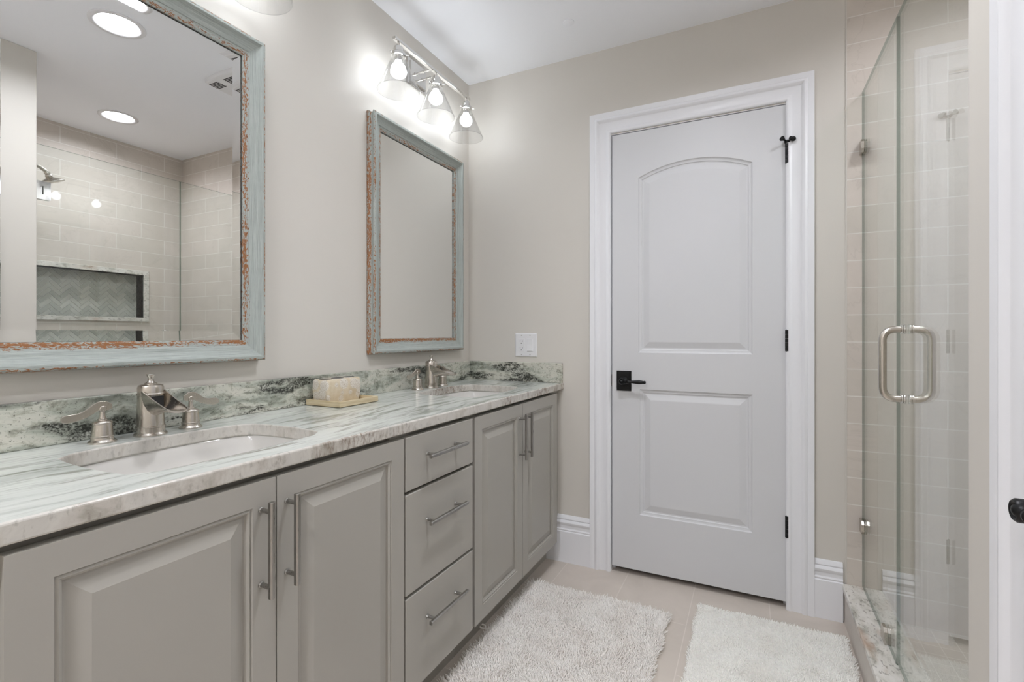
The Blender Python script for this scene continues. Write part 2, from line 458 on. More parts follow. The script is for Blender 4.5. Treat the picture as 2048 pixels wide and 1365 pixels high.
# ================================================================== mesh helpers
class MB:
    def __init__(s):
        s.v, s.f, s.mi, s.uv = [], [], [], {}
    def add(s, verts, faces, mi=0, uvs=None):
        b = len(s.v)
        s.v += [tuple(x) for x in verts]
        for k, f in enumerate(faces):
            if uvs is not None:
                s.uv[len(s.f)] = uvs[k]
            s.f.append([b + i for i in f])
            s.mi.append(mi)
        return s
    def box(s, x0, x1, y0, y1, z0, z1, mi=0):
        v = [(x, y, z) for x in (x0, x1) for y in (y0, y1) for z in (z0, z1)]
        f = [(0, 1, 3, 2), (4, 6, 7, 5), (0, 4, 5, 1), (2, 3, 7, 6), (0, 2, 6, 4), (1, 5, 7, 3)]
        return s.add(v, f, mi)
    def prism(s, poly, axis, a, b, mi=0):
        """poly: 2D points; axis: extrusion axis 'x' (pts = y,z), 'y' (x,z), 'z' (x,y)"""
        def P(p, t):
            return {'x': (t, p[0], p[1]), 'y': (p[0], t, p[1]), 'z': (p[0], p[1], t)}[axis]
        n = len(poly)
        v = [P(p, a) for p in poly] + [P(p, b) for p in poly]
        f = [tuple(range(n))[::-1], tuple(range(n, 2 * n))]
        f += [(i, (i + 1) % n, n + (i + 1) % n, n + i) for i in range(n)]
        return s.add(v, f, mi)
    def lathe(s, prof, M4=None, seg=32, mi=0, caps=True):
        """prof: list of (radius, height) about local z"""
        M4 = M4 or Matrix()
        v, f = [], []
        for r, z in prof:
            for k in range(seg):
                a = 2 * math.pi * k / seg
                v.append(M4 @ Vector((r * math.cos(a), r * math.sin(a), z)))
        for i in range(len(prof) - 1):
            for k in range(seg):
                k2 = (k + 1) % seg
                f.append((i * seg + k, i * seg + k2, (i + 1) * seg + k2, (i + 1) * seg + k))
        if caps:
            f.append(tuple(range(seg))[::-1])
            o = (len(prof) - 1) * seg
            f.append(tuple(range(o, o + seg)))
        return s.add(v, f, mi)
    def tube(s, pts, r, seg=14, mi=0, caps=True):
        pts = [Vector(p) for p in pts]
        rs = r if isinstance(r, (list, tuple)) else [r] * len(pts)
        v, f = [], []
        up = None
        for i, p in enumerate(pts):
            if i == 0:
                t = pts[1] - p
            elif i == len(pts) - 1:
                t = p - pts[i - 1]
            else:
                t = (pts[i + 1] - p).normalized() + (p - pts[i - 1]).normalized()
            t.normalize()
            if up is None:
                up = Vector((0, 0, 1)) if abs(t.z) < 0.9 else Vector((1, 0, 0))
            a = (up - t * up.dot(t))
            a.normalize()
            b = t.cross(a)
            up = a
            for k in range(seg):
                q = 2 * math.pi * k / seg
                v.append(p + (a * math.cos(q) + b * math.sin(q)) * rs[i])
        for i in range(len(pts) - 1):
            for k in range(seg):
                k2 = (k + 1) % seg
                f.append((i * seg + k, i * seg + k2, (i + 1) * seg + k2, (i + 1) * seg + k))
        if caps:
            f.append(tuple(range(seg))[::-1])
            o = (len(pts) - 1) * seg
            f.append(tuple(range(o, o + seg)))
        return s.add(v, f, mi)
    def loft(s, loops, mi=0, cap0=True, cap1=True, closed=True):
        n = len(loops[0])
        v = [p for L in loops for p in L]
        f = []
        for i in range(len(loops) - 1):
            for k in range(n if closed else n - 1):
                k2 = (k + 1) % n
                f.append((i * n + k, i * n + k2, (i + 1) * n + k2, (i + 1) * n + k))
        if cap0:
            f.append(tuple(range(n))[::-1])
        if cap1:
            o = (len(loops) - 1) * n
            f.append(tuple(range(o, o + n)))
        return s.add(v, f, mi)
    def sphere(s, c, r, seg=20, rings=12, sx=1, sy=1, sz=1, mi=0):
        prof = []
        for i in range(rings + 1):
            a = -math.pi / 2 + math.pi * i / rings
            prof.append((max(1e-5, r * math.cos(a)), r * math.sin(a)))
        return s.lathe(prof, Matrix.Translation(c) @ Matrix.Diagonal((sx, sy, sz, 1)), seg, mi)
    def build(s, name, mat, parent=None, smooth=None, bevel=0, warp=None, segs=2, recalc=True):
        if warp:
            s.v = [warp(*p) for p in s.v]
        me = bpy.data.meshes.new(name)
        me.from_pydata(s.v, [], s.f)
        mats = mat if isinstance(mat, (list, tuple)) else [mat]
        for mm in mats:
            me.materials.append(mm)
        for p, mi in zip(me.polygons, s.mi):
            p.material_index = mi
        if s.uv:
            ul = me.uv_layers.new(name='UVMap')
            for p in me.polygons:
                if p.index in s.uv:
                    for li, c in zip(p.loop_indices, s.uv[p.index]):
                        ul.data[li].uv = c
        if recalc:
            bm = bmesh.new()
            bm.from_mesh(me)
            bmesh.ops.recalc_face_normals(bm, faces=bm.faces)
            bm.to_mesh(me)
            bm.free()
        o = bpy.data.objects.new(name, me)
        COL.objects.link(o)
        if parent:
            o.parent = parent
        if bevel:
            b = o.modifiers.new('bevel', 'BEVEL')
            b.width = bevel
            b.segments = segs
            b.limit_method = 'ANGLE'
            b.angle_limit = math.radians(40)
            b.harden_normals = False
        if smooth is not None:
            for p in me.polygons:
                p.use_smooth = True
            me.set_sharp_from_angle(angle=math.radians(smooth))
        return o

def tag(o, label=None, cat=None, group=None, kind=None):
    if label:
        o['label'] = label
    if cat:
        o['category'] = cat
    if group:
        o['group'] = group
    if kind:
        o['kind'] = kind
    return o

def empty(name, loc, label=None, cat=None, group=None, kind=None):
    o = bpy.data.objects.new(name, None)
    COL.objects.link(o)
    o.location = loc
    o.empty_display_size = 0.05
    tag(o, label, cat, group, kind)
    return o

def hold(root):
    """children meshes are modelled in room coordinates; keep them there under their root"""
    bpy.context.view_layer.update()
    inv = root.matrix_world.inverted()
    for c in root.children:
        c.matrix_parent_inverse = inv
    return root

def struct(o):
    o['kind'] = 'structure'
    return o

def axis_matrix(p, d):
    d = Vector(d).normalized()
    return Matrix.Translation(p) @ d.to_track_quat('Z', 'Y').to_matrix().to_4x4()

def arc_corner_path(pts, r, n=7):
    """polyline with rounded corners"""
    out = [Vector(pts[0])]
    for i in range(1, len(pts) - 1):
        p0, p, p1 = Vector(pts[i - 1]), Vector(pts[i]), Vector(pts[i + 1])
        a = (p0 - p).normalized()
        b = (p1 - p).normalized()
        for k in range(n + 1):
            t = k / n
            q = (p + a * r) * (1 - t) ** 2 + p * 2 * t * (1 - t) + (p + b * r) * t ** 2
            out.append(q)
    out.append(Vector(pts[-1]))
    return out

# ================================================================== room shell
# floor and ceiling
struct(MB().box(-0.1, RW + 0.12, YF - 0.1, B + 0.1, -0.1, 0).build('floor', M['floor']))
CANS = [(1.108, 1.135, 'main', 'round recessed ceiling light over the bath rugs in front of the vanity'),
        (2.145, 1.62, 'shower', 'round recessed ceiling light inside the tiled shower'),
        (0.78, -0.50, 'near', 'added unseen round fill light in the ceiling behind the camera beyond the vanity end'),  # near cans are invented, out of view, added to brighten the room
        (0.78, -1.10, 'near', 'added unseen round fill light in the middle of the rear ceiling row'),
        (0.78, -1.65, 'near', 'rearmost added unseen round fill light against the wall behind the camera')]
mb = MB()
bm = bmesh.new()
for _pts in [[(-0.1, YF - 0.1), (XS + 0.22, YF - 0.1), (XS + 0.22, B + 0.1), (-0.1, B + 0.1)]] + [[(c[0] + 0.078 * math.cos(k * math.pi / 24), c[1] + 0.078 * math.sin(k * math.pi / 24)) for k in range(48)] for c in CANS]:
    _vs = [bm.verts.new((p[0], p[1], H)) for p in _pts]
    for k in range(len(_vs)):
        bm.edges.new((_vs[k], _vs[(k + 1) % len(_vs)]))
bmesh.ops.triangle_fill(bm, use_beauty=True, use_dissolve=False, edges=bm.edges[:])
bm.verts.index_update()
mb.add([tuple(v.co) for v in bm.verts], [[v.index for v in f.verts] for f in bm.faces])
bm.free()
for c in CANS:
    mb.lathe([(0.078, H), (0.078, H + 0.06)], Matrix.Translation((c[0], c[1], 0)), 48, caps=False)
mb.add([(x, y, H + 0.1) for x, y in ((-0.1, YF - 0.1), (XS + 0.22, YF - 0.1), (XS + 0.22, B + 0.1), (-0.1, B + 0.1))], [(0, 1, 2, 3)])
struct(mb.build('ceiling', M['ceiling']))
struct(MB().box(-0.1, 0, YF - 0.1, B + 0.1, 0, H).build('wall_left', M['wall']))
struct(MB().box(0, RW + 0.12, YF - 0.1, YF, 0, H).build('wall_front', M['wall']))
# back wall with its doorway
DX0, DX1, DZ1 = 0.772, 1.494, 2.034
b = MB()
b.box(0, DX0, B, B + 0.1, 0, H)
b.box(DX1, 1.6885, B, B + 0.1, 0, H)
b.box(DX0, DX1, B, B + 0.1, DZ1, H)
struct(b.build('wall_back', M['wall']))
# right wall with a doorway beside the camera
RY0, RY1 = 0.122, 0.842
b = MB()
b.box(RW, RW + 0.1, YF, RY0, 0, H)
b.box(RW, RW + 0.1, RY1, SY, 0, H)
b.box(RW, RW + 0.1, RY0, RY1, DZ1, H)
struct(b.build('wall_right', M['wall'], bevel=0.004, segs=3))
# tiled shower walls
struct(MB().box(1.6885, XS + 0.12, B - 0.002, B + 0.1, 0, H).build('wall_shower_side', M['tile_side']))
struct(MB().box(RW + 0.1, XS + 0.12, SY - 0.1, SY, 0, H).build('wall_shower_near', M['tile_near']))
NY0, NY1, NZ0, NZ1, ND = 1.33, 1.978, 1.222, 1.528, 0.09
b = MB()
b.box(XS, XS + 0.2, SY, NY0, 0, H)
b.box(XS, XS + 0.2, NY1, B - 0.002, 0, H)
b.box(XS, XS + 0.2, NY0, NY1, 0, NZ0)
b.box(XS, XS + 0.2, NY0, NY1, NZ1, H)
b.box(XS + ND + 0.006, XS + 0.2, NY0, NY1, NZ0, NZ1)
struct(b.build('wall_shower_end', M['tile_end']))
struct(MB().box(RW + 0.1, XS, SY, B - 0.002, -0.05, 0.036).build('floor_shower', M['tile_pan']))

# niche surround of granite and its herringbone back
b = MB()
t, q = 0.034, 0.008
b.box(XS - q, XS + ND, NY0 - t, NY1 + t, NZ1, NZ1 + t * 0.9)
b.box(XS - q - 0.004, XS + ND, NY0 - t, NY1 + t, NZ0 - t * 0.8, NZ0)
b.box(XS - q, XS + ND, NY0 - t, NY0, NZ0, NZ1)
b.box(XS - q, XS + ND, NY1, NY1 + t, NZ0, NZ1)
niche_trim = struct(b.build('trim_3', M['curb'], bevel=0.0015))

def clip_rect(poly, x0, x1, y0, y1):
    def clip(P, inside, inter):
        out = []
        for i in range(len(P)):
            a, c = P[i], P[(i + 1) % len(P)]
            if inside(a):
                out.append(a)
                if not inside(c):
                    out.append(inter(a, c))
            elif inside(c):
                out.append(inter(a, c))
        return out
    def ix(k):
        return lambda a, c: (k, a[1] + (c[1] - a[1]) * (k - a[0]) / (c[0] - a[0]))
    def iy(k):
        return lambda a, c: (a[0] + (c[0] - a[0]) * (k - a[1]) / (c[1] - a[1]), k)
    for ins, it in ((lambda p: p[0] >= x0, ix(x0)), (lambda p: p[0] <= x1, ix(x1)), (lambda p: p[1] >= y0, iy(y0)), (lambda p: p[1] <= y1, iy(y1))):
        poly = clip(poly, ins, it)
        if len(poly) < 3:
            return None
    return poly

b = MB()
b.box(XS + ND, XS + ND + 0.006, NY0, NY1, NZ0, NZ1, 2)
TW, TL, G = 0.0245, 0.0735, 0.0017
ca = math.cos(math.pi / 4)
rnd = random.Random(3)
for i in range(-40, 41):
    for j in range(-16, 17):
        for k in (0, 1):
            # herringbone lattice: each step climbs one tile width, rows repeat every 2L
            if k == 0:
                ox, oy = i * TW + j * (TL * 1) , i * TW - j * TL
                r = (ox, ox + TL, oy, oy + TW)
            else:
                ox, oy = i * TW + j * TL, i * TW - j * TL
                r = (ox + TL - TW + TW, ox + TL + TW, oy + TW - TL + TW - TW, oy + TW)
            P = [(r[0] + G, r[2] + G), (r[1] - G, r[2] + G), (r[1] - G, r[3] - G), (r[0] + G, r[3] - G)]
            P = [((p[0] - p[1]) * ca + 1.655, (p[0] + p[1]) * ca + 1.37) for p in P]
            P = clip_rect(P, NY0, NY1, NZ0, NZ1)
            if P:
                b.prism(P, 'x', XS + ND, XS + ND - 0.003, 0 if rnd.random() < 0.6 else 1)
struct(b.build('niche_mosaic', [M['herring'], M['herring2'], M['grout']], niche_trim, recalc=True))

# casings -----------------------------------------------------------------
CAS = [(0.0, 0.0), (0.0, 0.007), (0.003, 0.011), (0.008, 0.0135), (0.014, 0.0135), (0.019, 0.010), (0.023, 0.0085), (0.050, 0.0115), (0.054, 0.0135), (0.057, 0.018), (0.063, 0.0215), (0.070, 0.0205), (0.0745, 0.017), (0.077, 0.0185), (0.0965, 0.0195), (0.0965, 0.0)]

def casing(name, plane, a0, a1, ztop, face, sign, mat):
    """three mitred sides; plane 'y' = on a wall of constant y (runs along x), 'x' = constant x"""
    mb = MB()
    loops = []
    for (w_, h_) in CAS:
        pts = [(a0 - w_, 0.0), (a0 - w_, ztop + w_), (a1 + w_, ztop + w_), (a1 + w_, 0.0)]
        if plane == 'y':
            loops.append([(p[0], face + sign * h_, p[1]) for p in pts])
        else:
            loops.append([(face + sign * h_, p[0], p[1]) for p in pts])
    n = len(CAS)
    v = [p for L in loops for p in L]
    f = []
    for i in range(n - 1):
        for k in range(3):
            f.append((i * 4 + k, i * 4 + k + 1, (i + 1) * 4 + k + 1, (i + 1) * 4 + k))
    for k in range(3):
        f.append(((n - 1) * 4 + k, (n - 1) * 4 + k + 1, k + 1, k))
    f.append(tuple(i * 4 for i in range(n)))
    f.append(tuple(i * 4 + 3 for i in range(n))[::-1])
    mb.add(v, f)
    return struct(mb.build(name, mat, smooth=35))

casing('trim_1', 'y', DX0 + 0.0015, DX1 - 0.008, DZ1 + 0.004, B - 0.0005, -1, M['trim'])
casing('trim_2', 'x', RY0, RY1 - 0.004, DZ1 + 0.004, RW - 0.0005, -1, M['trim'])

# jambs
b = MB()
b.box(DX0, DX0 + 0.003, B, B + 0.1, 0, DZ1)
b.box(DX1 - 0.004, DX1, B, B + 0.1, 0, DZ1)
b.box(DX0 + 0.003, DX1 - 0.004, B, B + 0.1, DZ1 - 0.002, DZ1)
b.box(DX0 + 0.003, DX0 + 0.014, B + 0.04, B + 0.1, 0, DZ1)
b.box(DX1 - 0.015, DX1 - 0.004, B + 0.04, B + 0.1, 0, DZ1)
struct(b.build('trim_4', M['trim']))

# doors -------------------------------------------------------------------
def arched(x0, x1, z0, z1, rise, ins, n=22):
    """outline (counter-clockwise) inset by ins; arched top springs from z1 and rises by 'rise'"""
    if rise <= 0:
        a0, a1, c0, c1 = x0 + ins, x1 - ins, z0 + ins, z1 - ins
        return [(a0, c0), (a1, c0), (a1, c1), (a0, c1)]
    hw = (x1 - x0) / 2
    R = (hw * hw + rise * rise) / (2 * rise)
    xc, zc = (x0 + x1) / 2, z1 + rise - R
    a0, a1 = x0 + ins, x1 - ins
    pts = [(a0, z0 + ins), (a1, z0 + ins)]
    for k in range(n + 1):
        x = a1 + (a0 - a1) * k / n
        pts.append((x, zc + math.sqrt((R - ins) ** 2 - (x - xc) ** 2)))
    return pts

def panel_slab(x0, x1, z0, z1, panels, prof, thick, T):
    """slab with sunk/raised panels on the front. T maps (a, z, depth) to room coordinates; depth 0 = front face"""
    mb = MB()
    bm = bmesh.new()
    def ring(pts):
        vs = [bm.verts.new((p[0], p[1], 0)) for p in pts]
        for i in range(len(vs)):
            bm.edges.new((vs[i], vs[(i + 1) % len(vs)]))
    ring([(x0, z0), (x1, z0), (x1, z1), (x0, z1)])
    for pn in panels:
        ring(arched(*pn, 0.0))
    bmesh.ops.triangle_fill(bm, use_beauty=True, use_dissolve=False, edges=bm.edges[:])
    bm.verts.index_update()
    mb.add([T(v.co.x, v.co.y, 0) for v in bm.verts], [[v.index for v in f.verts] for f in bm.faces])
    bm.free()
    for pn in panels:
        loops = [[T(p[0], p[1], d) for p in arched(*pn, i)] for i, d in prof]
        mb.loft(loops, cap0=False, cap1=True)
    # sides and back
    c = [(x0, z0), (x1, z0), (x1, z1), (x0, z1)]
    v = [T(p[0], p[1], 0) for p in c] + [T(p[0], p[1], thick) for p in c]
    mb.add(v, [(0, 1, 5, 4), (1, 2, 6, 5), (2, 3, 7, 6), (3, 0, 4, 7), (4, 5, 6, 7)])
    return mb

def merged(o):
    bm = bmesh.new()
    bm.from_mesh(o.data)
    bmesh.ops.remove_doubles(bm, verts=bm.verts, dist=1e-5)
    bmesh.ops.recalc_face_normals(bm, faces=bm.faces)
    bm.to_mesh(o.data)
    bm.free()
    return o

DPROF = [(0.0, 0.0), (0.004, 0.0045), (0.009, 0.006), (0.014, 0.0065), (0.017, 0.0095), (0.022, 0.010), (0.046, 0.0035), (0.049, 0.0030)]
LX0, LX1, LZ0, LZ1 = 0.779, 1.4875, 0.028, 2.0285
YL = B + 0.001
def door_leaf(name, a0, a1, T):
    k = (a1 - a0) / (LX1 - LX0)
    f = lambda x: a0 + (x - LX0) * k
    p = [(f(0.899), f(1.3655), 1.0205, 1.8165, 0.052), (f(0.905), f(1.3655), 0.2815, 0.854, 0.0)]
    return merged(panel_slab(a0, a1, LZ0, LZ1, p, DPROF, 0.035, T).build(name, M['door']))
door1 = door_leaf('door_1', LX0, LX1, lambda a, z, d: (a, YL + d, z))
struct(door1)
door2 = door_leaf('door_2', RY1 - 0.008, RY0 + 0.008, lambda a, z, d: (RW + 0.001 + d, a, z))
struct(door2)

def lever(parent, P, out, along, label=None):
    """rectangular rose, round hub and turned lever: P = point on the door face, out = away from the door, along = lever direction"""
    o3, a3 = Vector(out), Vector(along)
    up = Vector((0, 0, 1))
    def R(a, u, d):
        return Vector(P) + a3 * a + up * u + o3 * d
    mb = MB()
    for (w_, h_, d0, d1) in ((0.0335, 0.046, 0.0, 0.006), (0.028, 0.0405, 0.006, 0.0085)):
        loops = []
        for d, s_ in ((d0, 0), (d1 - 0.002, 0), (d1, 0.002)):
            loops.append([R(x * (w_ - s_), z * (h_ - s_), d) for x, z in ((-1, -1), (1, -1), (1, 1), (-1, 1))])
        mb.loft(loops)
    rose = mb.build('rose', M['black'])
    mb = MB()
    mb.lathe([(0.019, 0.007), (0.020, 0.012), (0.016, 0.018), (0.0115, 0.022), (0.0115, 0.034), (0.014, 0.038), (0.014, 0.050), (0.0115, 0.053), (0.0095, 0.052), (0.008, 0.050), (0.0055, 0.053), (0.002, 0.0545)], axis_matrix(P, out), 28)
    mb.lathe([(0.0075, 0.008), (0.0075, 0.016), (0.0095, 0.019), (0.0095, 0.022), (0.007, 0.024), (0.0088, 0.027), (0.006, 0.031), (0.0058, 0.040), (0.0070, 0.055), (0.0086, 0.070), (0.0090, 0.080), (0.0078, 0.090), (0.0060, 0.096), (0.0075, 0.099), (0.0072, 0.103), (0.005, 0.106), (0.001, 0.107)], axis_matrix(R(0, 0, 0.044), along), 24)
    h_ = mb.build('door_handle', M['black'], parent, smooth=40)
    rose.parent = h_
    if label:
        h_['label'] = label
    return h_

lever(door1, (0.8345, YL, 0.8895), (0, -1, 0), (1, 0, 0), 'matte black lever')
lever(door2, (RW + 0.001, 0.775, 0.897), (-1, 0, 0), (0, -1, 0), 'matte black lever')
# latch faceplate on the door edge
MB().box(LX0 - 0.0055, LX0 + 0.0002, YL + 0.0005, YL + 0.02, 0.862, 0.917).build('latch_plate', M['black'], door1)

def hinge(parent, x, z0, z1, y):
    mb = MB()
    n = 5
    for i in range(n):
        a = z0 + (z1 - z0) * i / n
        c = z0 + (z1 - z0) * (i + 1) / n
        mb.lathe([(0.0070, a + 0.0003), (0.0078, a + 0.001), (0.0078, c - 0.001), (0.0070, c - 0.0003)], Matrix.Translation((x, y, 0)), 16)
    mb.lathe([(0.004, z1), (0.0045, z1 + 0.002), (0.001, z1 + 0.005)], Matrix.Translation((x, y, 0)), 12)
    mb.lathe([(0.001, z0 - 0.005), (0.0045, z0 - 0.002), (0.004, z0)], Matrix.Translation((x, y, 0)), 12)
    mb.box(x - 0.002, x + 0.004, y, YL + 0.012, z0, z1)
    return mb.build('hinge', M['black'], parent, smooth=40)
HXX = 1.4905
for (a, c) in ((1.790, 1.868), (1.036, 1.121), (0.289, 0.376)):
    hinge(door1, HXX, a, c, YL - 0.0080)
# hinge-pin door stop: collar, padded screw towards the leaf, knob towards the casing
mb = MB()
c0 = Vector((HXX, YL - 0.0085, 1.8755))
mb.lathe([(0.0095, -0.005), (0.0112, -0.0025), (0.0112, 0.0025), (0.0095, 0.005)], Matrix.Translation(c0), 20)
pa = c0 + Vector((-0.014, -0.016, 0.006))
mb.tube([c0, c0 + Vector((-0.007, -0.008, 0.002)), pa], 0.0040, 10)
dv = (pa - c0).normalized()
mb.lathe([(0.0042, -0.004), (0.0068, 0.002), (0.0100, 0.008), (0.0100, 0.010), (0.002, 0.0105)], axis_matrix(pa, dv), 16)
pb = c0 + Vector((0.013, -0.012, 0.006))
mb.tube([c0, c0 + Vector((0.007, -0.008, 0.002)), pb], 0.0040, 10)
mb.sphere(pb + Vector((-0.001, 0.002, 0.003)), 0.0076, 14, 8)
mb.sphere(pb + Vector((0.007, -0.003, -0.003)), 0.0098, 14, 8)
mb.build('door_stop', M['black'], door1, smooth=50)

# baseboards ------------------------------------------------------------------
BP = [(0.0, 0.0), (0.016, 0.0), (0.016, 0.148), (0.0125, 0.152), (0.0145, 0.158), (0.0105, 0.164), (0.0105, 0.178), (0.0145, 0.184), (0.016, 0.192), (0.012, 0.200), (0.0085, 0.203), (0.0115, 0.209), (0.0085, 0.217), (0.0045, 0.2235), (0.0, 0.2255)]
def baseboard(name, axis, a, c, face, sign):
    mb = MB()
    if axis == 'x':
        mb.prism([(face + sign * d, z) for d, z in BP], 'x', a, c)
    else:
        mb.prism([(face + sign * d, z) for d, z in BP], 'y', a, c)
    return struct(mb.build(name, M['trim'], smooth=30))
baseboard('baseboard_back', 'x', 0.40, DX0 - 0.0955, B, -1)
baseboard('baseboard_back_right', 'x', DX1 + 0.0885, 1.6765, B, -1)
baseboard('baseboard_right', 'y', RY1 + 0.0925, SY, RW, -1)
baseboard('baseboard_front', 'x', 0.0, RW - 0.017, YF, 1)
# caulk bead between paint and tile
struct(MB().box(1.6855, 1.6905, B - 0.0035, B, 0.15, H).build('trim_5', M['wall'], bevel=0.001))

# ================================================================== ceiling fittings
def can_light(x, y, label, which):
    r = empty('recessed_light', (x, y, H), label, 'ceiling light', 'recessed ceiling lights')
    T_ = Matrix.Translation((x, y, H))
    MB().lathe([(0.100, 0.0), (0.100, -0.003), (0.096, -0.006), (0.083, -0.0065), (0.0768, -0.003), (0.0755, 0.004), (0.0745, 0.023)], T_, 48, caps=False).build('trim_ring', M['plastic'], r, smooth=40)
    MB().lathe([(0.0744, 0.0222), (0.0744, 0.0228)], T_, 48).build('lens', M['can_' + which], r)
    return hold(r)
for c in CANS:
    can_light(c[0], c[1], c[3], c[2])

# exhaust fan
fan = empty('exhaust_fan', (1.07, 1.735, H), 'white square bathroom exhaust fan grille on the ceiling with slotted vents', 'exhaust fan')
def pillow(s_, bulge, z, n=10):
    pts = []
    cr = [(-s_, -s_), (s_, -s_), (s_, s_), (-s_, s_)]
    for i in range(4):
        a, c = Vector((*cr[i], 0)), Vector((*cr[(i + 1) % 4], 0))
        nrm = Vector(((c - a).y, -(c - a).x, 0)).normalized()
        for k in range(n):
            t = k / n
            q = a.lerp(c, t) + nrm * bulge * 4 * t * (1 - t)
            pts.append((1.07 + q.x, 1.735 + q.y, z))
    return pts
mb = MB()
mb.loft([pillow(0.155, 0.012, H), pillow(0.155, 0.012, H - 0.006), pillow(0.153, 0.012, H - 0.018), pillow(0.148, 0.012, H - 0.022)])
mb.build('cover', M['plastic'], fan, smooth=35)
for cx in (1.185, 1.07, 0.955):
    for cy in (1.625, 1.845):
        mb = MB()
        for k in range(6):
            o_ = (k - 2.5) * 0.0095
            mb.box(cx - 0.034, cx + 0.034, cy + o_ - 0.0026, cy + o_ + 0.0026, H - 0.0228, H - 0.0195)
        mb.build('vent_slots', M['slot'], fan)
hold(fan)
# painted sprinkler cover
tag(MB().lathe([(0.024, 0), (0.024, -0.0018), (0.021, -0.003), (0.001, -0.0032)], Matrix.Translation((0.659, 1.98, H)), 40).build('ceiling_cap', M['ceiling'], smooth=30),
    'small round painted cover disc on the ceiling in front of the back wall', 'ceiling cover')

# ================================================================== vanity
def VW(x, y, z):
    return (x + 0.009 * (y - 0.26) * (x / 0.515), y, z)
XF = 0.515            # face of the doors
VY0, VY1 = 0.232, 2.176
ZT, ZK = 0.8225, 0.1155
CPROF = [(0.0, 0.0), (0.002, 0.0035), (0.006, 0.0015), (0.010, 0.0045), (0.0115, 0.0095), (0.015, 0.0095), (0.041, 0.0015), (0.0425, 0.001)]
def cab_door(parent, y0, y1):
    st = 0.049
    mb = panel_slab(y0, y1, ZK, ZT, [(y0 + st, y1 - st, ZK + st, ZT - st + 0.002, 0.0)], CPROF, 0.02, lambda a, z, d: (XF - d, a, z))
    o = mb.build('door', M['cab'], parent, warp=VW)
    return merged(o)
def pull(parent, y, z, vertical, L, span):
    xb = XF + 0.031
    mb = MB()
    w_, d_ = 0.0055, 0.0045
    if vertical:
        sec = [(-w_, -d_), (-w_ * 0.6, -d_ * 1.2), (w_ * 0.6, -d_ * 1.2), (w_, -d_), (w_, d_ * 0.5), (w_ * 0.55, d_ * 1.15), (-w_ * 0.55, d_ * 1.15), (-w_, d_ * 0.5)]
        mb.loft([[(xb + b_, y + a_, zz) for a_, b_ in sec] for zz in (z - L / 2, z + L / 2)])
        for k in (-1, 1):
            mb.lathe([(0.0062, 0), (0.0062, 0.002), (0.0045, 0.003), (0.0045, 0.028)], axis_matrix((XF, y, z + k * span / 2), (1, 0, 0)), 14)
    else:
        sec = [(-w_, -d_), (-w_ * 0.6, -d_ * 1.2), (w_ * 0.6, -d_ * 1.2), (w_, -d_), (w_, d_ * 0.5), (w_ * 0.55, d_ * 1.15), (-w_ * 0.55, d_ * 1.15), (-w_, d_ * 0.5)]
        mb.loft([[(xb + b_, yy, z + a_) for a_, b_ in sec] for yy in (y - L / 2, y + L / 2)])
        for k in (-1, 1):
            mb.lathe([(0.0062, 0), (0.0062, 0.002), (0.0045, 0.003), (0.0045, 0.028)], axis_matrix((XF, y + k * span / 2, z), (1, 0, 0)), 14)
    return mb.build('handle', M['steel'], parent, warp=VW, bevel=0.0006)

def carcass(parent, y0, y1):
    mb = MB()
    f0, f1 = XF - 0.042, XF - 0.022
    zt = 0.836
    mb.box(0.003, f0, y0, y0 + 0.016, ZK, zt)
    mb.box(0.003, f0, y1 - 0.016, y1, ZK, zt)
    mb.box(0.003, f0, y0 + 0.016, y1 - 0.016, ZK, ZK + 0.018)
    mb.box(0.003, 0.012, y0 + 0.016, y1 - 0.016, ZK + 0.018, 0.60)
    # face frame behind the doors
    mb.box(f0, f1, y0, y0 + 0.036, ZK, zt)
    mb.box(f0, f1, y1 - 0.036, y1, ZK, zt)
    mb.box(f0, f1, y0 + 0.036, y1 - 0.036, ZK, ZK + 0.03)
    mb.box(f0 - 0.008, f1 - 0.012, y0 + 0.036, y1 - 0.036, zt - 0.034, zt)
    o = mb.build('body', M['cab'], parent, warp=VW)
    MB().box(0.02, 0.44, y0, y1, 0.0, ZK).build('toe_kick', M['cab'], parent, warp=VW)
    return o

g = 'vanity cabinet units under the granite counter'
v1 = empty('sink_cabinet', (0.26, 0.65, 0), 'grey two-door sink cabinet nearest the camera under the front basin', 'cabinet')
carcass(v1, VY0, 1.0535)
d = cab_door(v1, 0.2695, 0.6585)
hd = pull(v1, 0.6265, 0.6955, True, 0.182, 0.143); hd.parent = d
d = cab_door(v1, 0.6615, 1.0505)
hd = pull(v1, 0.684, 0.6955, True, 0.182, 0.143); hd.parent = d
# end stile left of the first door
MB().box(XF - 0.022, XF - 0.018, VY0, 0.2635, ZK, 0.836).build('end_stile', M['cab'], v1, warp=VW)
hold(v1)
v2 = empty('drawer_cabinet', (0.26, 1.23, 0), 'grey three-drawer cabinet between the two sink cabinets', 'cabinet')
carcass(v2, 1.0537, 1.4137)
for (z0, z1, hz) in ((0.6745, ZT, 0.760), (0.3905, 0.6655, 0.571), (ZK, 0.3815, 0.291)):
    mb = MB().box(XF - 0.02, XF, 1.0575, 1.4065, z0, z1)
    d = mb.build('drawer', M['cab'], v2, warp=VW, bevel=0.0025, segs=3)
    hd = pull(v2, 1.226, hz, False, 0.196, 0.145); hd.parent = d
hold(v2)
v3 = empty('sink_cabinet', (0.26, 1.8, 0), 'grey two-door sink cabinet against the back wall under the far basin', 'cabinet')
carcass(v3, 1.4139, VY1)
d = cab_door(v3, 1.4195, 1.794)
hd = pull(v3, 1.764, 0.6955, True, 0.182, 0.143); hd.parent = d
d = cab_door(v3, 1.7965, 2.1735)
hd = pull(v3, 1.818, 0.6955, True, 0.182, 0.143); hd.parent = d
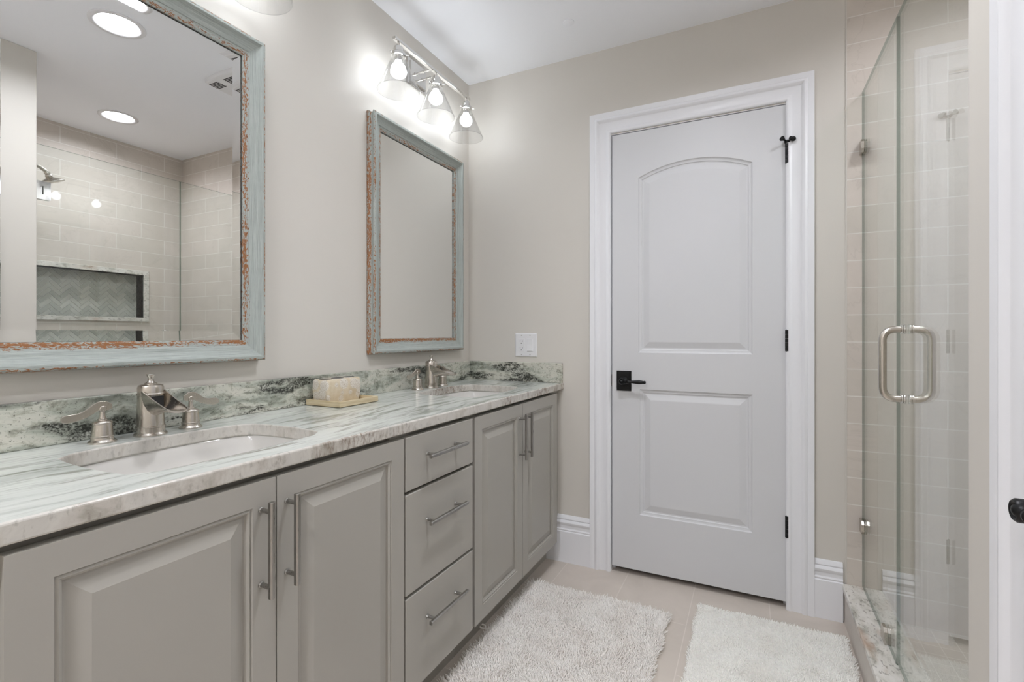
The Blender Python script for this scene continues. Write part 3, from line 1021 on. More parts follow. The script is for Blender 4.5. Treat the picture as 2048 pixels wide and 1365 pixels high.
MB().box(XF - 0.040, XF - 0.022, VY1, B - 0.0005, ZK, 0.836).build('filler_strip', M['cab'], v3, warp=VW)
MB().box(0.40, 0.44, VY1, B - 0.017, 0, ZK).build('toe_kick_end', M['cab'], v3, warp=VW)
hold(v3)

# counter with two basin cut-outs -------------------------------------------------
CY0 = 0.205
def basin_outline(yc, ins=0.0, n=9):
    """rectangle with gently bowed sides and rounded corners, counter-clockwise in x, y"""
    x0, x1, hy = 0.152 + ins, 0.430 - ins, 0.199 - ins
    bw = 0.022
    r = 0.028
    pts = []
    def edge(a, c, nx, ny, bow):
        for k in range(n + 1):
            t = k / n
            f_ = 0.08 + 0.84 * t
            s_ = bow * (4 * f_ * (1 - f_))
            pts.append((a[0] + (c[0] - a[0]) * f_ + nx * s_, a[1] + (c[1] - a[1]) * f_ + ny * s_))
    A, B_, C_, D = (x0, yc - hy), (x1, yc - hy), (x1, yc + hy), (x0, yc + hy)
    edge(A, B_, 0, -1, bw * 0.55)
    edge(B_, C_, 1, 0, bw * 0.65)
    edge(C_, D, 0, 1, bw * 0.75)
    edge(D, A, -1, 0, bw)
    return pts
Y1, Y2 = 0.657, 1.782
def XE(y):
    return 0.5165 + 0.0115 * (y - 0.26)
mb = MB()
bm = bmesh.new()
def ring(pts):
    vs = [bm.verts.new((p[0], p[1], 0)) for p in pts]
    for i in range(len(vs)):
        bm.edges.new((vs[i], vs[(i + 1) % len(vs)]))
e_ = 0.004
outer = lambda i: [(0.0005 + 0.0, CY0 + i), (XE(CY0) - i, CY0 + i), (XE(B) - i, B - 0.0005), (0.0005, B - 0.0005)]
ring(outer(e_))
for yc in (Y1, Y2):
    ring(basin_outline(yc, -0.002))
bmesh.ops.triangle_fill(bm, use_beauty=True, use_dissolve=False, edges=bm.edges[:])
bm.verts.index_update()
mb.add([(v.co.x, v.co.y, ZC) for v in bm.verts], [[v.index for v in f.verts] for f in bm.faces], 0)
mb.add([(v.co.x, v.co.y, ZC - 0.030) for v in bm.verts], [[v.index for v in f.verts][::-1] for f in bm.faces], 0)
bm.free()
lo = []
for i, z in ((e_, ZC), (0.0018, ZC - 0.0008), (0.0006, ZC - 0.002), (0, ZC - 0.004), (0, ZC - 0.027), (0.001, ZC - 0.0295), (e_, ZC - 0.030)):
    lo.append([(p[0], p[1], z) for p in outer(i)])
mb.loft(lo, 1, False, False)
for yc in (Y1, Y2):
    lo = [[(p[0], p[1], z) for p in basin_outline(yc, i)] for i, z in ((-0.002, ZC), (-0.0006, ZC - 0.001), (0, ZC - 0.003), (0, ZC - 0.027), (-0.002, ZC - 0.030))]
    mb.loft(lo, 1, False, False)
counter = merged(mb.build('countertop', [M['gran'], M['gran_edge']]))
tag(counter, 'long pale green-grey veined granite vanity countertop with two undermount basin cut-outs', 'countertop')
tag(MB().box(0.0005, 0.0205, CY0, B - 0.0005, ZC + 0.0002, 0.9625).build('backsplash', [M['splash_y']], bevel=0.0018), 'long low veined granite backsplash strip along the mirror wall', 'backsplash')
tag(MB().box(0.0208, XE(B) - 0.003, B - 0.0215, B - 0.0005, ZC + 0.0002, 0.9625).build('side_splash', [M['splash_x']], bevel=0.0018), 'short dark-veined granite side splash on the back wall below the outlet plate', 'backsplash')

def sink(yc, label):
    r = empty('undermount_sink', (0.29, yc, ZC - 0.031), label, 'sink', 'undermount sinks')
    lo = []
    prof = [(-0.016, -0.0305), (-0.016, -0.042), (0.0, -0.046), (0.004, -0.06), (0.018, -0.110), (0.045, -0.140), (0.085, -0.150), (0.12, -0.152)]
    cx = 0.291
    def scaled(ins, z):
        return [(cx + (p[0] - cx) * max(0.05, 1 - ins / 0.15), yc + (p[1] - yc) * max(0.05, 1 - ins / 0.21), ZC + z) for p in basin_outline(yc, -0.003)]
    outer_ = [scaled(i, z) for i, z in prof]
    inner_ = [scaled(i, z) for i, z in ((-0.016, -0.0305), (-0.002, -0.0305), (0.000, -0.034), (0.004, -0.055), (0.014, -0.098), (0.034, -0.126), (0.07, -0.138), (0.115, -0.142))]
    mb = MB()
    mb.loft(inner_, 0, False, True)
    mb.loft([inner_[0]] + outer_[1:], 0, False, True)
    o = mb.build('basin', M['porcelain'], r, smooth=50)
    MB().lathe([(0.023, -0.1425), (0.023, -0.1395), (0.019, -0.1385), (0.016, -0.140), (0.001, -0.1395)], Matrix.Translation((cx, yc, ZC)), 32).build('drain', M['nickel'], r, smooth=40)
    return hold(r)
sink(Y1, 'white porcelain undermount basin nearest the camera, below the front brushed nickel faucet')
sink(Y2, 'white porcelain undermount basin near the back wall, below the far faucet')

# faucets ----------------------------------------------------------------------
def faucet(yc, label):
    r = empty('faucet', (0.085, yc, ZC), label, 'faucet', 'widespread vanity faucets')
    X = 0.085
    T_ = Matrix.Translation((X, yc, ZC))
    # spout body: fluted base, column, cap
    mb = MB()
    mb.lathe([(0.0335, 0.0), (0.0335, 0.0035), (0.031, 0.006), (0.0285, 0.008), (0.0285, 0.0185), (0.0295, 0.0195), (0.0295, 0.0225), (0.0278, 0.0235), (0.0268, 0.05), (0.0262, 0.094), (0.0276, 0.0955), (0.0276, 0.0985), (0.0262, 0.100), (0.0262, 0.112), (0.0242, 0.1175), (0.0185, 0.1195), (0.013, 0.120), (0.013, 0.1225), (0.0085, 0.124), (0.006, 0.128), (0.0055, 0.134), (0.0085, 0.1405), (0.009, 0.1425), (0.008, 0.1435), (0.001, 0.1438)], T_, 40)
    body = mb.build('spout_body', M['nickel'], r, smooth=35)
    # open trough: cross-sections move out along +x and sink; the top is cut away towards the lip
    def section(x, zb, zt, wd, th, open_):
        """U section, from rim to rim; returns outer then inner points"""
        n = 12
        out_, in_ = [], []
        for k in range(n + 1):
            a = math.pi + math.pi * k / n          # left rim .. bottom .. right rim
            c_, s_ = math.cos(a), math.sin(a)
            zc_ = zt
            out_.append((x, yc + wd * c_, zc_ + (zt - zb) * s_))
            in_.append((x, yc + (wd - th) * c_, zc_ + (zt - zb - th) * s_))
        return out_ + in_[::-1]
    st = [(0.010, 0.042, 0.106, 0.0255), (0.026, 0.047, 0.1000, 0.0255), (0.045, 0.0545, 0.0920, 0.0248), (0.065, 0.0575, 0.0840, 0.0240), (0.085, 0.0580, 0.0770, 0.0240), (0.102, 0.0580, 0.0715, 0.0235), (0.114, 0.0590, 0.0685, 0.0205), (0.121, 0.0610, 0.0672, 0.0150), (0.124, 0.0635, 0.0668, 0.0080)]
    mb = MB()
    mb.loft([section(X + x_, ZC + zb, ZC + zt, wd, 0.0028, True) for x_, zb, zt, wd in st], 0, True, True)
    mb.build('spout_trough', M['nickel'], r, smooth=45)
    # water passage: dark bore behind the trough
    MB().box(X + 0.0255, X + 0.0275, yc - 0.014, yc + 0.014, ZC + 0.066, ZC + 0.093).build('water_slot', M['slot'], r)
    for sgn in (-1, 1):
        yv = yc + sgn * 0.094
        T2 = Matrix.Translation((X - 0.004, yv, ZC))
        mb = MB()
        mb.lathe([(0.0255, 0), (0.0255, 0.0035), (0.0225, 0.006), (0.0205, 0.008), (0.0200, 0.0125), (0.0210, 0.0135), (0.0210, 0.0155), (0.0196, 0.0165), (0.0178, 0.041), (0.0188, 0.042), (0.0188, 0.0445), (0.0165, 0.047), (0.012, 0.0485), (0.009, 0.050), (0.009, 0.0525), (0.0065, 0.0535), (0.0055, 0.058), (0.0048, 0.068), (0.0052, 0.070), (0.0030, 0.072), (0.0026, 0.0775), (0.001, 0.078)], T2, 32)
        val = mb.build('valve', M['nickel'], r, smooth=35)
        # S-shaped flat lever: centreline in the y-z plane, plate thickness along x
        cl = [(-0.014, 0.071, 0.0045), (-0.011, 0.077, 0.0085), (-0.004, 0.081, 0.0100), (0.004, 0.0815, 0.0098), (0.013, 0.078, 0.0090), (0.022, 0.0715, 0.0082), (0.032, 0.0655, 0.0076), (0.043, 0.062, 0.0078), (0.054, 0.0605, 0.0085), (0.064, 0.060, 0.0085), (0.070, 0.0600, 0.0062), (0.0725, 0.060, 0.002)]
        up_, dn_ = [], []
        for i, (a, z, w_) in enumerate(cl):
            a0, z0, _ = cl[max(0, i - 1)]
            a1, z1, _ = cl[min(len(cl) - 1, i + 1)]
            tx, tz = a1 - a0, z1 - z0
            l_ = math.hypot(tx, tz)
            nx, nz = -tz / l_, tx / l_
            up_.append((yv + sgn * (a + nx * w_), ZC + z + nz * w_))
            dn_.append((yv + sgn * (a - nx * w_), ZC + z - nz * w_))
        loops = []
        n_ = len(cl)
        mb = MB()
        xs0, xs1 = X - 0.004 - 0.0022, X - 0.004 + 0.0022
        v = [(xs1, *p) for p in up_] + [(xs1, *p) for p in dn_] + [(xs0, *p) for p in up_] + [(xs0, *p) for p in dn_]
        f = []
        for i in range(n_ - 1):
            f += [(i, i + 1, n_ + i + 1, n_ + i), (2 * n_ + i, 3 * n_ + i, 3 * n_ + i + 1, 2 * n_ + i + 1),
                  (i, 2 * n_ + i, 2 * n_ + i + 1, i + 1), (n_ + i, n_ + i + 1, 3 * n_ + i + 1, 3 * n_ + i)]
        f += [(0, n_, 3 * n_, 2 * n_), (n_ - 1, 3 * n_ - 1, 4 * n_ - 1, 2 * n_ - 1)]
        mb.add(v, f)
        # pivot disc
        mb.lathe([(0.0062, -0.0045), (0.0072, -0.0035), (0.0072, 0.0035), (0.0062, 0.0045)], axis_matrix((X - 0.004, yv, ZC + 0.0735), (1, 0, 0)), 20)
        mb.build('lever', M['nickel'], val, bevel=0.0008)
    return hold(r)
faucet(0.659, 'brushed nickel two-handle waterfall faucet behind the basin nearest the camera')
faucet(1.786, 'brushed nickel two-handle waterfall faucet behind the far basin near the back wall')

# ================================================================== framed mirrors
FP = [(0.000, 0.0118), (0.000, 0.0165), (0.004, 0.0185), (0.010, 0.0195), (0.0165, 0.0205), (0.0185, 0.0230), (0.030, 0.0265), (0.040, 0.0325), (0.046, 0.0390), (0.0485, 0.0405), (0.056, 0.0400), (0.0595, 0.0370), (0.0605, 0.0330), (0.0560, 0.0255), (0.0560, 0.0200), (0.0605, 0.0145), (0.0625, 0.0100), (0.0625, 0.0015)]
def framed_mirror(y0, y1, z0, z1, label):
    r = empty('mirror', (0.0, (y0 + y1) / 2, (z0 + z1) / 2), label, 'mirror', 'framed vanity mirrors')
    W = 0.0625
    iy0, iy1, iz0, iz1 = y0 + W, y1 - W, z0 + W, z1 - W
    # arc length across the profile
    s_ = [0.0]
    for i in range(1, len(FP)):
        s_.append(s_[-1] + math.hypot(FP[i][0] - FP[i - 1][0], FP[i][1] - FP[i - 1][1]))
    s_ = [q / s_[-1] for q in s_]
    mb = MB()
    for side in range(4):
        off = 3.1 * side + y0
        for i in range(len(FP) - 1):
            q = []
            uv = []
            for j, e in ((i, 0), (i, 1), (i + 1, 1), (i + 1, 0)):
                w_, h_ = FP[j]
                c = [(iy0 - w_, iz0 - w_), (iy1 + w_, iz0 - w_), (iy1 + w_, iz1 + w_), (iy0 - w_, iz1 + w_)]
                p = c[(side + e) % 4]
                q.append((h_, p[0], p[1]))
                along = (p[0] if side % 2 == 0 else p[1])
                uv.append((along + off, s_[j]))
            mb.add(q, [(0, 1, 2, 3)], side, [uv])
    fr = mb.build('frame', M['barn'], r, smooth=28)
    # silvered pane with a bevelled margin
    gx, bw, bd = 0.0098, 0.026, -0.0013
    e = 0.004
    a = [(gx - bd, iy0 - e, iz0 - e), (gx - bd, iy1 + e, iz0 - e), (gx - bd, iy1 + e, iz1 + e), (gx - bd, iy0 - e, iz1 + e)]
    c = [(gx, iy0 + bw, iz0 + bw), (gx, iy1 - bw, iz0 + bw), (gx, iy1 - bw, iz1 - bw), (gx, iy0 + bw, iz1 - bw)]
    d_ = [(0.0015, p[1], p[2]) for p in a]
    mb = MB()
    mb.loft([d_, a, c], 0, True, True)
    mb.build('glass', M['mirror'], r)
    # dark rebate line between pane and frame
    mb = MB()
    for (q0, q1, u0, u1) in ((iy0 - 0.002, iy0 + 0.0012, iz0, iz1), (iy1 - 0.0012, iy1 + 0.002, iz0, iz1)):
        mb.box(gx - 0.001, gx + 0.0019, q0, q1, u0, u1)
    for (u0, u1) in ((iz0 - 0.002, iz0 + 0.0005), (iz1 - 0.0012, iz1 + 0.002)):
        mb.box(gx - 0.001, gx + 0.0019, iy0, iy1, u0, u1)
    mb.build('rebate', M['slot'], r)
    return hold(r)
framed_mirror(0.337, 1.001, 1.0245, 1.988, 'large mirror in chipped blue-grey wood frame above the basin nearest the camera')
framed_mirror(1.4715, 2.1365, 1.0235, 1.987, 'large mirror in chipped blue-grey wood frame near the room corner above the far basin')

# ================================================================== vanity lights
def vanity_light(yc, label):
    r = empty('vanity_light', (0.0, yc, 2.26), label, 'wall light', 'three-lamp vanity lights')
    XL, ZB = 0.11, 2.263
    pz = 2.268
    mb = MB()
    for (s1, s2, x0, x1) in ((0.066, 0.060, 0.0, 0.010), (0.053, 0.047, 0.010, 0.020)):
        lo = []
        for d_, x_ in ((0, x0), (0, x1 - 0.003), (0.003, x1)):
            lo.append([(x_, yc + sy * (s1 - d_), pz + sz * (s2 - d_)) for sy, sz in ((-1, -1), (1, -1), (1, 1), (-1, 1))])
        mb.loft(lo)
    mb.build('back_plate', M['polnickel'], r)
    MB().box(XL - 0.008, XL + 0.008, yc - 0.281, yc + 0.281, ZB - 0.006, ZB + 0.006).build('bar', M['polnickel'], r, bevel=0.001)
    for dy in (-0.026, 0.026):
        mb = MB()
        mb.tube([(0.018, yc + dy, ZB), (0.05, yc + dy, ZB), (XL - 0.006, yc + dy, ZB)], 0.0042, 12)
        mb.lathe([(0.0075, 0.0), (0.0075, 0.004), (0.0042, 0.006)], axis_matrix((0.02, yc + dy, ZB), (1, 0, 0)), 16)
        mb.lathe([(0.0042, 0.0), (0.0062, 0.001), (0.0062, 0.005), (0.0042, 0.006)], axis_matrix((0.06, yc + dy, ZB), (1, 0, 0)), 16)
        mb.build('arm', M['polnickel'], r, smooth=40)
    for k in (-1, 0, 1):
        y = yc + k * 0.254
        T_ = Matrix.Translation((XL, y, 0))
        mb = MB()
        mb.lathe([(0.005, ZB - 0.006), (0.005, ZB - 0.012), (0.0035, ZB - 0.014), (0.0035, ZB - 0.019), (0.010, ZB - 0.020), (0.017, ZB - 0.024), (0.0195, ZB - 0.031), (0.0195, ZB - 0.046), (0.028, ZB - 0.049), (0.030, ZB - 0.052), (0.030, ZB - 0.062), (0.028, ZB - 0.063), (0.016, ZB - 0.063), (0.016, ZB - 0.080), (0.0145, ZB - 0.081), (0.001, ZB - 0.081)], T_, 32)
        mb.tube([(XL + 0.006, y, ZB - 0.010), (XL + 0.006, y, ZB - 0.026)], 0.002, 8)
        so = mb.build('socket', M['polnickel'], r, smooth=40)
        for a in (20, 140, 260):
            dx, dy = math.cos(math.radians(a)), math.sin(math.radians(a))
            mb = MB()
            mb.tube([(XL + dx * 0.029, y + dy * 0.029, ZB - 0.057), (XL + dx * 0.036, y + dy * 0.036, ZB - 0.057)], 0.0018, 8)
            mb.sphere((XL + dx * 0.0385, y + dy * 0.0385, ZB - 0.057), 0.0038, 12, 8)
            mb.build('thumb_screw', M['polnickel'], so, smooth=50)
        zt, zb = ZB - 0.061, 2.066
        mb = MB()
        mb.lathe([(0.0262, zt), (0.0262, zt - 0.006), (0.032, zt - 0.016), (0.0835, zb + 0.0015), (0.0842, zb + 0.0005), (0.0838, zb - 0.0008), (0.0820, zb - 0.0008), (0.0815, zb + 0.001), (0.0300, zt - 0.0165), (0.0240, zt - 0.0065), (0.0240, zt)], T_, 64, caps=False)
        for q in range(len(mb.f)):
            if q // 64 in (3, 4, 5, 6, 7):
                mb.mi[q] = 1
        sh = mb.build('shade', [M['shade'], M['shade_rim']], r, smooth=35)
        if k == 0:
            # small printed lines on the room side of the middle shade
            rows = MB()
            for row in range(4):
                for c_ in range(9):
                    if (row * 5 + c_ * 3) % 7 == 6:
                        continue
                    a0 = math.radians(-8 + c_ * 2.6 - 12)
                    a1 = a0 + math.radians(1.9)
                    zz = zb + 0.012 - row * 0.0028
                    q = []
                    for a, dz in ((a0, 0), (a1, 0), (a1, 0.0013), (a0, 0.0013)):
                        t_ = (zz + dz - zb) / (zt - 0.016 - zb)
                        rr = 0.0835 + (0.032 - 0.0835) * t_ + 0.0004
                        q.append((XL + rr * math.cos(a), y + rr * math.sin(a), zz + dz))
                    rows.add(q, [(0, 1, 2, 3)])
            rows.build('printed_lines', M['print'], sh)
        mb = MB()
        pr = [(0.0125, ZB - 0.080), (0.0140, ZB - 0.086), (0.0180, ZB - 0.091)]
        for q in range(3, 17):
            a = math.pi * q / 16
            pr.append((max(0.0004, 0.0292 * math.sin(a + 0.02)), ZB - 0.1145 + 0.0292 * math.cos(a)))
        mb.lathe(pr, T_, 32)
        mb.build('bulb', M['bulb'], r, smooth=60)
    return hold(r)
vanity_light(0.674, 'polished three-lamp bar light with clear cone shades above the mirror nearest the camera')
vanity_light(1.785, 'polished three-lamp bar light with clear cone shades above the mirror by the room corner')

# ================================================================== outlet plate
pl = empty('wall_plate', (0.339, B, 1.05), 'white double wall plate with outlet and rocker switch above the side splash', 'outlet plate')
px0, px1, pz0, pz1 = 0.2795, 0.3985, 0.991, 1.109
lo = []
for d_, y_ in ((0, B), (0, B - 0.0025), (0.0015, B - 0.0045), (0.005, B - 0.0055)):
    lo.append([(px0 + d_, y_, pz0 + d_), (px1 - d_, y_, pz0 + d_), (px1 - d_, y_, pz1 - d_), (px0 + d_, y_, pz1 - d_)])
MB().loft(lo).build('plate', M['plastic'], pl)
xa, xb_ = 0.3155, 0.3625
mb = MB().box(xa - 0.0165, xa + 0.0165, B - 0.0068, B - 0.004, 1.017, 1.083)
rec = mb.build('receptacle', M['plastic'], pl, bevel=0.0008)
mb = MB()
for zc_ in (1.067, 1.033):
    mb.box(xa - 0.0075, xa - 0.0055, B - 0.0071, B - 0.006, zc_ - 0.001, zc_ + 0.0065)
    mb.box(xa + 0.0045, xa + 0.0068, B - 0.0071, B - 0.006, zc_ - 0.001, zc_ + 0.0055)
    mb.lathe([(0.0026, 0.006), (0.0026, 0.0071)], axis_matrix((xa - 0.0004, B, zc_ - 0.0085), (0, -1, 0)), 14)
mb.build('slots', M['slot'], rec)
mb = MB().box(xb_ - 0.0168, xb_ + 0.0168, B - 0.0062, B - 0.004, 1.0165, 1.0835)
sw = mb.build('switch_frame', M['plastic'], pl, bevel=0.0006)
mb = MB().prism([(B - 0.0055, 1.019), (B - 0.0102, 1.0205), (B - 0.0070, 1.052), (B - 0.0074, 1.081), (B - 0.0055, 1.0815)], 'x', xb_ - 0.0145, xb_ + 0.0145)
mb.build('rocker', M['plastic'], sw, bevel=0.0005)
for x_ in (xa, xb_):
    for z_ in (1.0985, 1.0015):
        MB().lathe([(0.0028, 0.0), (0.0028, 0.0008), (0.0015, 0.0013)], axis_matrix((x_, B - 0.0053, z_), (0, -1, 0)), 14).build('screw', M['steel'], pl)
hold(pl)

# ================================================================== shell organiser on its tray
tr = MB()
tx0, tx1, ty0, ty1 = 0.024, 0.178, 1.160, 1.338
hz, fl = 0.020, 0.006
rim = lambda i, z: [(tx0 + i, ty0 + i, z), (tx1 - i, ty0 + i, z), (tx1 - i, ty1 - i, z), (tx0 + i, ty1 - i, z)]
tr.loft([rim(0.006, ZC), rim(0.0, ZC + 0.003), rim(0.0, ZC + hz), rim(0.007, ZC + hz), rim(0.009, ZC + fl)], 0)
tag(tr.build('tray', M['goldwood'], bevel=0.001), 'low pale gold rectangular wooden tray on the counter between the basins', 'tray')
org = empty('organizer', (0.075, 1.26, ZC + fl), 'cream shell-mosaic organizer box with three openings standing on the gold tray', 'organizer')
def rr(x0, x1, y0, y1, r, z, n=5):
    pts = []
    for (cx, cy, a0) in ((x1 - r, y1 - r, 0), (x0 + r, y1 - r, 90), (x0 + r, y0 + r, 180), (x1 - r, y0 + r, 270)):
        for k in range(n + 1):
            a = math.radians(a0 + 90 * k / n)
            pts.append((cx + r * math.cos(a), cy + r * math.sin(a), z))
    return pts
ox0, ox1, oy0, oy1 = 0.036, 0.112, 1.172, 1.326
ot = ZC + 0.0865
lo = [rr(ox0 + i, ox1 - i, oy0 + i, oy1 - i, 0.008, z) for i, z in ((0.006, ZC + fl), (0.003, ZC + 0.018), (0.0005, ZC + 0.038), (0.0, ZC + 0.056), (0.001, ZC + 0.074), (0.0025, ot - 0.003), (0.005, ot))]
mb = MB()
mb.loft(lo, 0, True, True)
body = mb.build('shell_body', M['capiz'], org, smooth=40)
for k in range(3):
    yc = 1.172 + 0.154 * (k + 0.5) / 3
    mb = MB()
    mb.lathe([(0.0205, ot - 0.0005), (0.0205, ot + 0.0006), (0.0195, ot + 0.0008)], Matrix.Translation(((ox0 + ox1) / 2, yc, 0)), 28)
    mb.build('opening', M['slot'], org)
hold(org)

# ================================================================== bath rugs
def rug(name, x0, x1, y0, y1, spacing, length, rad, lean, mat, label, seed, loop=None):
    rn = random.Random(seed)
    r = empty(name, ((x0 + x1) / 2, (y0 + y1) / 2, 0), label, 'bath rug')
    def edge(x, y):
        """wavy, slightly rounded outline; positive inside"""
        dx = min(x - x0, x1 - x) + 0.004 * math.sin(y * 37 + seed)
        dy = min(y - y0, y1 - y) + 0.004 * math.sin(x * 41 + seed * 2)
        rc = 0.025
        if dx < rc and dy < rc:
            return rc - math.hypot(rc - dx, rc - dy)
        return min(dx, dy)
    mb = MB()
    ins = 0.006
    mb.loft([rr(x0 + ins, x1 - ins, y0 + ins, y1 - ins, 0.022, z) for z in (0.0005, 0.007)])
    mb.build('backing', mat, r)
    V, F = [], []
    nx, ny = int((x1 - x0) / spacing), int((y1 - y0) / spacing)
    for i in range(nx + 1):
        for j in range(ny + 1):
            x = x0 + (i + rn.uniform(-0.4, 0.4)) * spacing
            y = y0 + (j + rn.uniform(-0.4, 0.4)) * spacing
            d_ = edge(x, y)
            if d_ < 0.002:
                continue
            # tufts lean in patches and outwards at the border
            n1 = mnoise.noise(Vector((x * 14, y * 14, seed)))
            n2 = mnoise.noise(Vector((x * 14 + 50, y * 14, seed)))
            lx = lean * (1.3 * n1 + rn.uniform(-0.8, 0.8))
            ly = lean * (1.3 * n2 + rn.uniform(-0.8, 0.8))
            if d_ < 0.02:
                k = (0.02 - d_) / 0.02 * lean * 1.4
                if min(x - x0, x1 - x) < 0.02:
                    lx += k if x1 - x < x - x0 else -k
                if min(y - y0, y1 - y) < 0.02:
                    ly += k if y1 - y < y - y0 else -k
            h_ = length * rn.uniform(0.75, 1.15) * (1 + 0.18 * mnoise.noise(Vector((x * 22, y * 22, 9 + seed))))
            a = rn.uniform(0, 6.28)
            b0 = len(V)
            for lvl, (t, rr_) in enumerate(((0.0, rad), (0.55, rad * 1.05), (1.0, rad * 0.55))):
                px_, py_, pz_ = x + lx * t * t, y + ly * t * t, 0.004 + h_ * (t - 0.12 * t * t)
                for k in range(3):
                    aa = a + k * 2.0944
                    V.append((px_ + rr_ * math.cos(aa), py_ + rr_ * math.sin(aa), pz_))
            for lvl in (0, 3):
                for k in range(3):
                    k2 = (k + 1) % 3
                    F.append((b0 + lvl + k, b0 + lvl + k2, b0 + lvl + 3 + k2, b0 + lvl + 3 + k))
            F.append((b0 + 6, b0 + 7, b0 + 8))
    me = bpy.data.meshes.new('pile')
    me.from_pydata(V, [], F)
    me.materials.append(mat)
    for p in me.polygons:
        p.use_smooth = True
    o = bpy.data.objects.new('pile', me)
    COL.objects.link(o)
    o.parent = r
    o['kind'] = 'stuff'
    if loop:
        mb = MB()
        pts = [Vector(loop) + Vector((0.011 * math.cos(t) - 0.004, 0.011 * math.sin(t), 0.006 + 0.004 * math.sin(t * 0.5))) for t in [k * 0.42 for k in range(14)]]
        pts.append(Vector(loop) + Vector((0.035, 0.006, 0.006)))
        mb.tube(pts, 0.0026, 8)
        mb.build('hanging_loop', mat, r, smooth=50)
    return hold(r)
rug('bath_rug', 0.492, 1.078, 1.055, 1.974, 0.0042, 0.021, 0.0017, 0.009, M['rug'], 'off-white shaggy bath rug along the front of the vanity cabinets', 5, loop=(0.462, 1.591, 0.0))
rug('bath_rug', 1.166, 1.672, 1.25, 2.108, 0.0042, 0.011, 0.0019, 0.004, M['rug2'], 'off-white short-pile bath rug between the white door and the shower curb', 11)

# ================================================================== shower enclosure
cb = empty('shower_curb', (1.74, 1.66, 0), 'low shower curb with tiled face and speckled granite cap', 'shower curb')
MB().box(1.681, 1.7895, SY + 0.0005, B - 0.0165, 0.0, 0.125).build('curb_face', M['curbtile'], cb)
MB().box(1.681, 1.7895, B - 0.0165, B - 0.0025, 0.0, 0.125).build('curb_return', M['curbtile'], cb)
MB().box(1.6745, 1.809, SY + 0.0005, B - 0.0025, 0.125, 0.147).build('curb_cap', M['curb'], cb, bevel=0.004, segs=3)
hold(cb)

GT = 2.022
def pane(name, y0, y1, z0, z1, parent):
    mb = MB()
    x0, x1 = GX - 0.004, GX + 0.004
    v = [(x, y, z) for x in (x0, x1) for y in (y0, y1) for z in (z0, z1)]
    mb.add(v, [(0, 1, 3, 2), (4, 6, 7, 5)], 0)
    mb.add(v, [(0, 4, 5, 1), (2, 3, 7, 6), (0, 2, 6, 4), (1, 5, 7, 3)], 1)
    return merged(mb.build(name, [M['glass'], M['rim']], parent))
fx = empty('fixed_glass_panel', (GX, 2.0, 0.147), 'narrow fixed clear glass shower panel held by clips beside the tiled wall', 'shower glass')
pane('glass', 1.7535, B - 0.0035, 0.1485, GT, fx)
def glass_clip(parent, y0, y1, z0, z1, pointed):
    mb = MB()
    for s_ in (-1, 1):
        a, c = GX + s_ * 0.0042, GX + s_ * 0.013
        if pointed == 'wall':
            k = 0.012
            poly = [(y1, z0), (y1, z1), (y0 + k, z1), (y0, z1 - k), (y0, z0 + k), (y0 + k, z0)]
        else:
            k = 0.010
            poly = [(y0, z0), (y1, z0), (y1, z1 - k), (y1 - k, z1), (y0 + k, z1), (y0, z1 - k)]
        mb.prism(poly, 'x', a, c)
    if pointed == 'wall':
        mb.box(GX - 0.013, GX + 0.013, B - 0.0028, B - 0.0005, z0, z1)
    else:
        mb.box(GX - 0.013, GX + 0.013, y0, y1, z0, z0 + 0.0012)
    return mb.build('clip', M['nickel'], parent, bevel=0.001)
glass_clip(fx, B - 0.048, B - 0.0025, 1.783, 1.832, 'wall')
glass_clip(fx, B - 0.048, B - 0.0025, 0.358, 0.407, 'wall')
glass_clip(fx, 1.853, 1.903, 0.1472, 0.195, 'floor')
hold(fx)

gd = empty('glass_shower_door', (GX, SY, 0.155), 'frameless clear glass shower door with brushed nickel pull handle', 'shower door')
pane('glass', SY + 0.006, 1.7495, 0.158, GT, gd)
for sgn in (-1, 1):
    mb = MB()
    yh = 1.668
    x0, xo = GX + sgn * 0.0042, GX + sgn * 0.0535
    zt_, zb_ = 1.1175, 0.9265
    path = arc_corner_path([(x0, yh, zt_), (xo, yh, zt_), (xo, yh, zb_), (x0, yh, zb_)], 0.032, 8)
    mb.tube(path, 0.0096, 18)
    h_ = mb.build('handle', M['nickel'], gd, smooth=50)
    for z_ in (zt_, zb_):
        mb = MB()
        mb.lathe([(0.0125, 0.0), (0.0135, 0.001), (0.0135, 0.004), (0.0110, 0.005), (0.0130, 0.0065), (0.0130, 0.009), (0.0108, 0.010)], axis_matrix((GX + sgn * 0.0041, yh, z_), (sgn, 0, 0)), 24)
        mb.build('collar', M['polnickel'], h_, smooth=40)
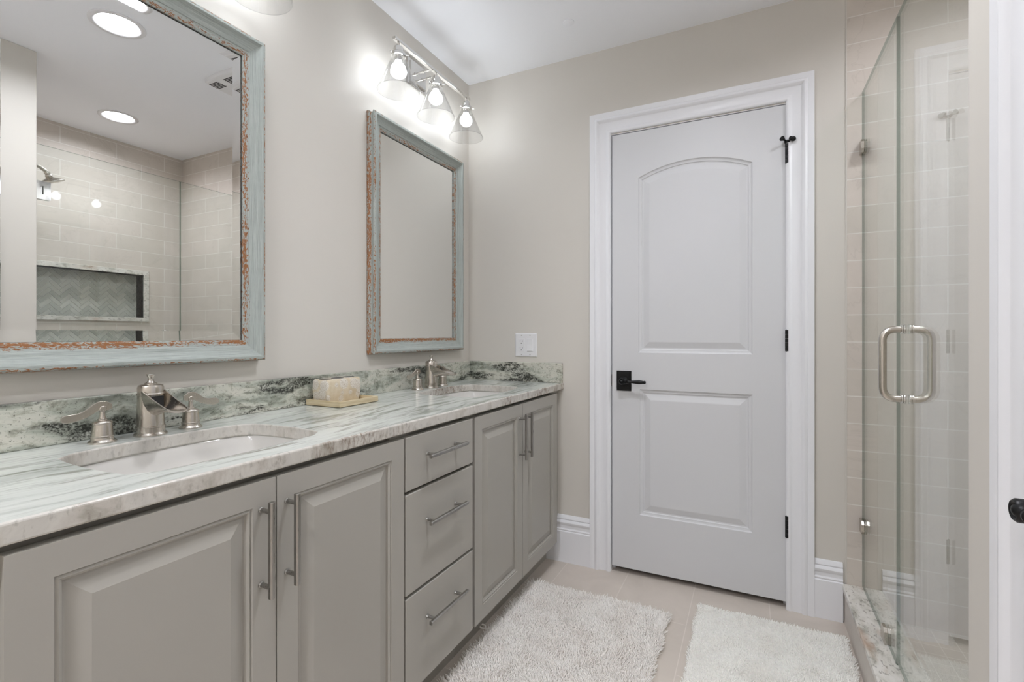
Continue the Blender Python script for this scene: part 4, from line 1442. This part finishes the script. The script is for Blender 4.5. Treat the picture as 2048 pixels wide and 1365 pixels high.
for zc_ in (1.800, 0.40):
    mb = MB()
    for s_ in (-1, 1):
        a, c = GX + s_ * 0.0042, GX + s_ * 0.0125
        # plate with a slot at the pivot
        ya, yb, za, zb_ = SY + 0.002, SY + 0.066, zc_ - 0.044, zc_ + 0.044
        s0, s1 = SY + 0.028, SY + 0.040
        mb.box(min(a, c), max(a, c), ya, s0, za, zb_)
        mb.box(min(a, c), max(a, c), s1, yb, za, zb_)
        mb.box(min(a, c), max(a, c), s0, s1, za, zc_ - 0.020)
        mb.box(min(a, c), max(a, c), s0, s1, zc_ + 0.020, zb_)
    mb.box(GX - 0.0125, GX + 0.0125, SY + 0.0005, SY + 0.0055, zc_ - 0.044, zc_ + 0.044)
    hg = mb.build('hinge', M['chrome'], gd)
    MB().lathe([(0.005, -0.0195), (0.005, 0.0195)], Matrix.Translation((GX, SY + 0.034, zc_)), 14).build('hinge_pin', M['chrome'], hg, smooth=40)
hold(gd)

# shower head
sh = empty('shower_head', (2.13, SY, 2.03), 'brushed nickel shower head on a curved arm inside the tiled shower', 'shower head')
mb = MB()
mb.lathe([(0.030, 0.0), (0.030, 0.002), (0.024, 0.008), (0.012, 0.011)], axis_matrix((2.13, SY + 0.0002, 2.02), (0, 1, 0)), 28)
mb.build('flange', M['nickel'], sh, smooth=40)
path = [(2.13, SY, 2.02), (2.13, SY + 0.05, 2.024), (2.13, SY + 0.10, 2.027), (2.13, SY + 0.14, 2.024), (2.13, SY + 0.17, 2.014), (2.13, SY + 0.198, 1.996)]
MB().tube(path, 0.0095, 16).build('arm', M['nickel'], sh, smooth=50)
ax = (0, 0.42, -0.91)
MB().lathe([(0.008, 0.0), (0.013, 0.002), (0.014, 0.012), (0.011, 0.015), (0.016, 0.020), (0.017, 0.026), (0.014, 0.030), (0.022, 0.036), (0.040, 0.044), (0.055, 0.052), (0.058, 0.056), (0.058, 0.060), (0.054, 0.062), (0.001, 0.062)], axis_matrix((2.13, SY + 0.196, 1.998), ax), 40).build('head', M['nickel'], sh, smooth=40)
hold(sh)
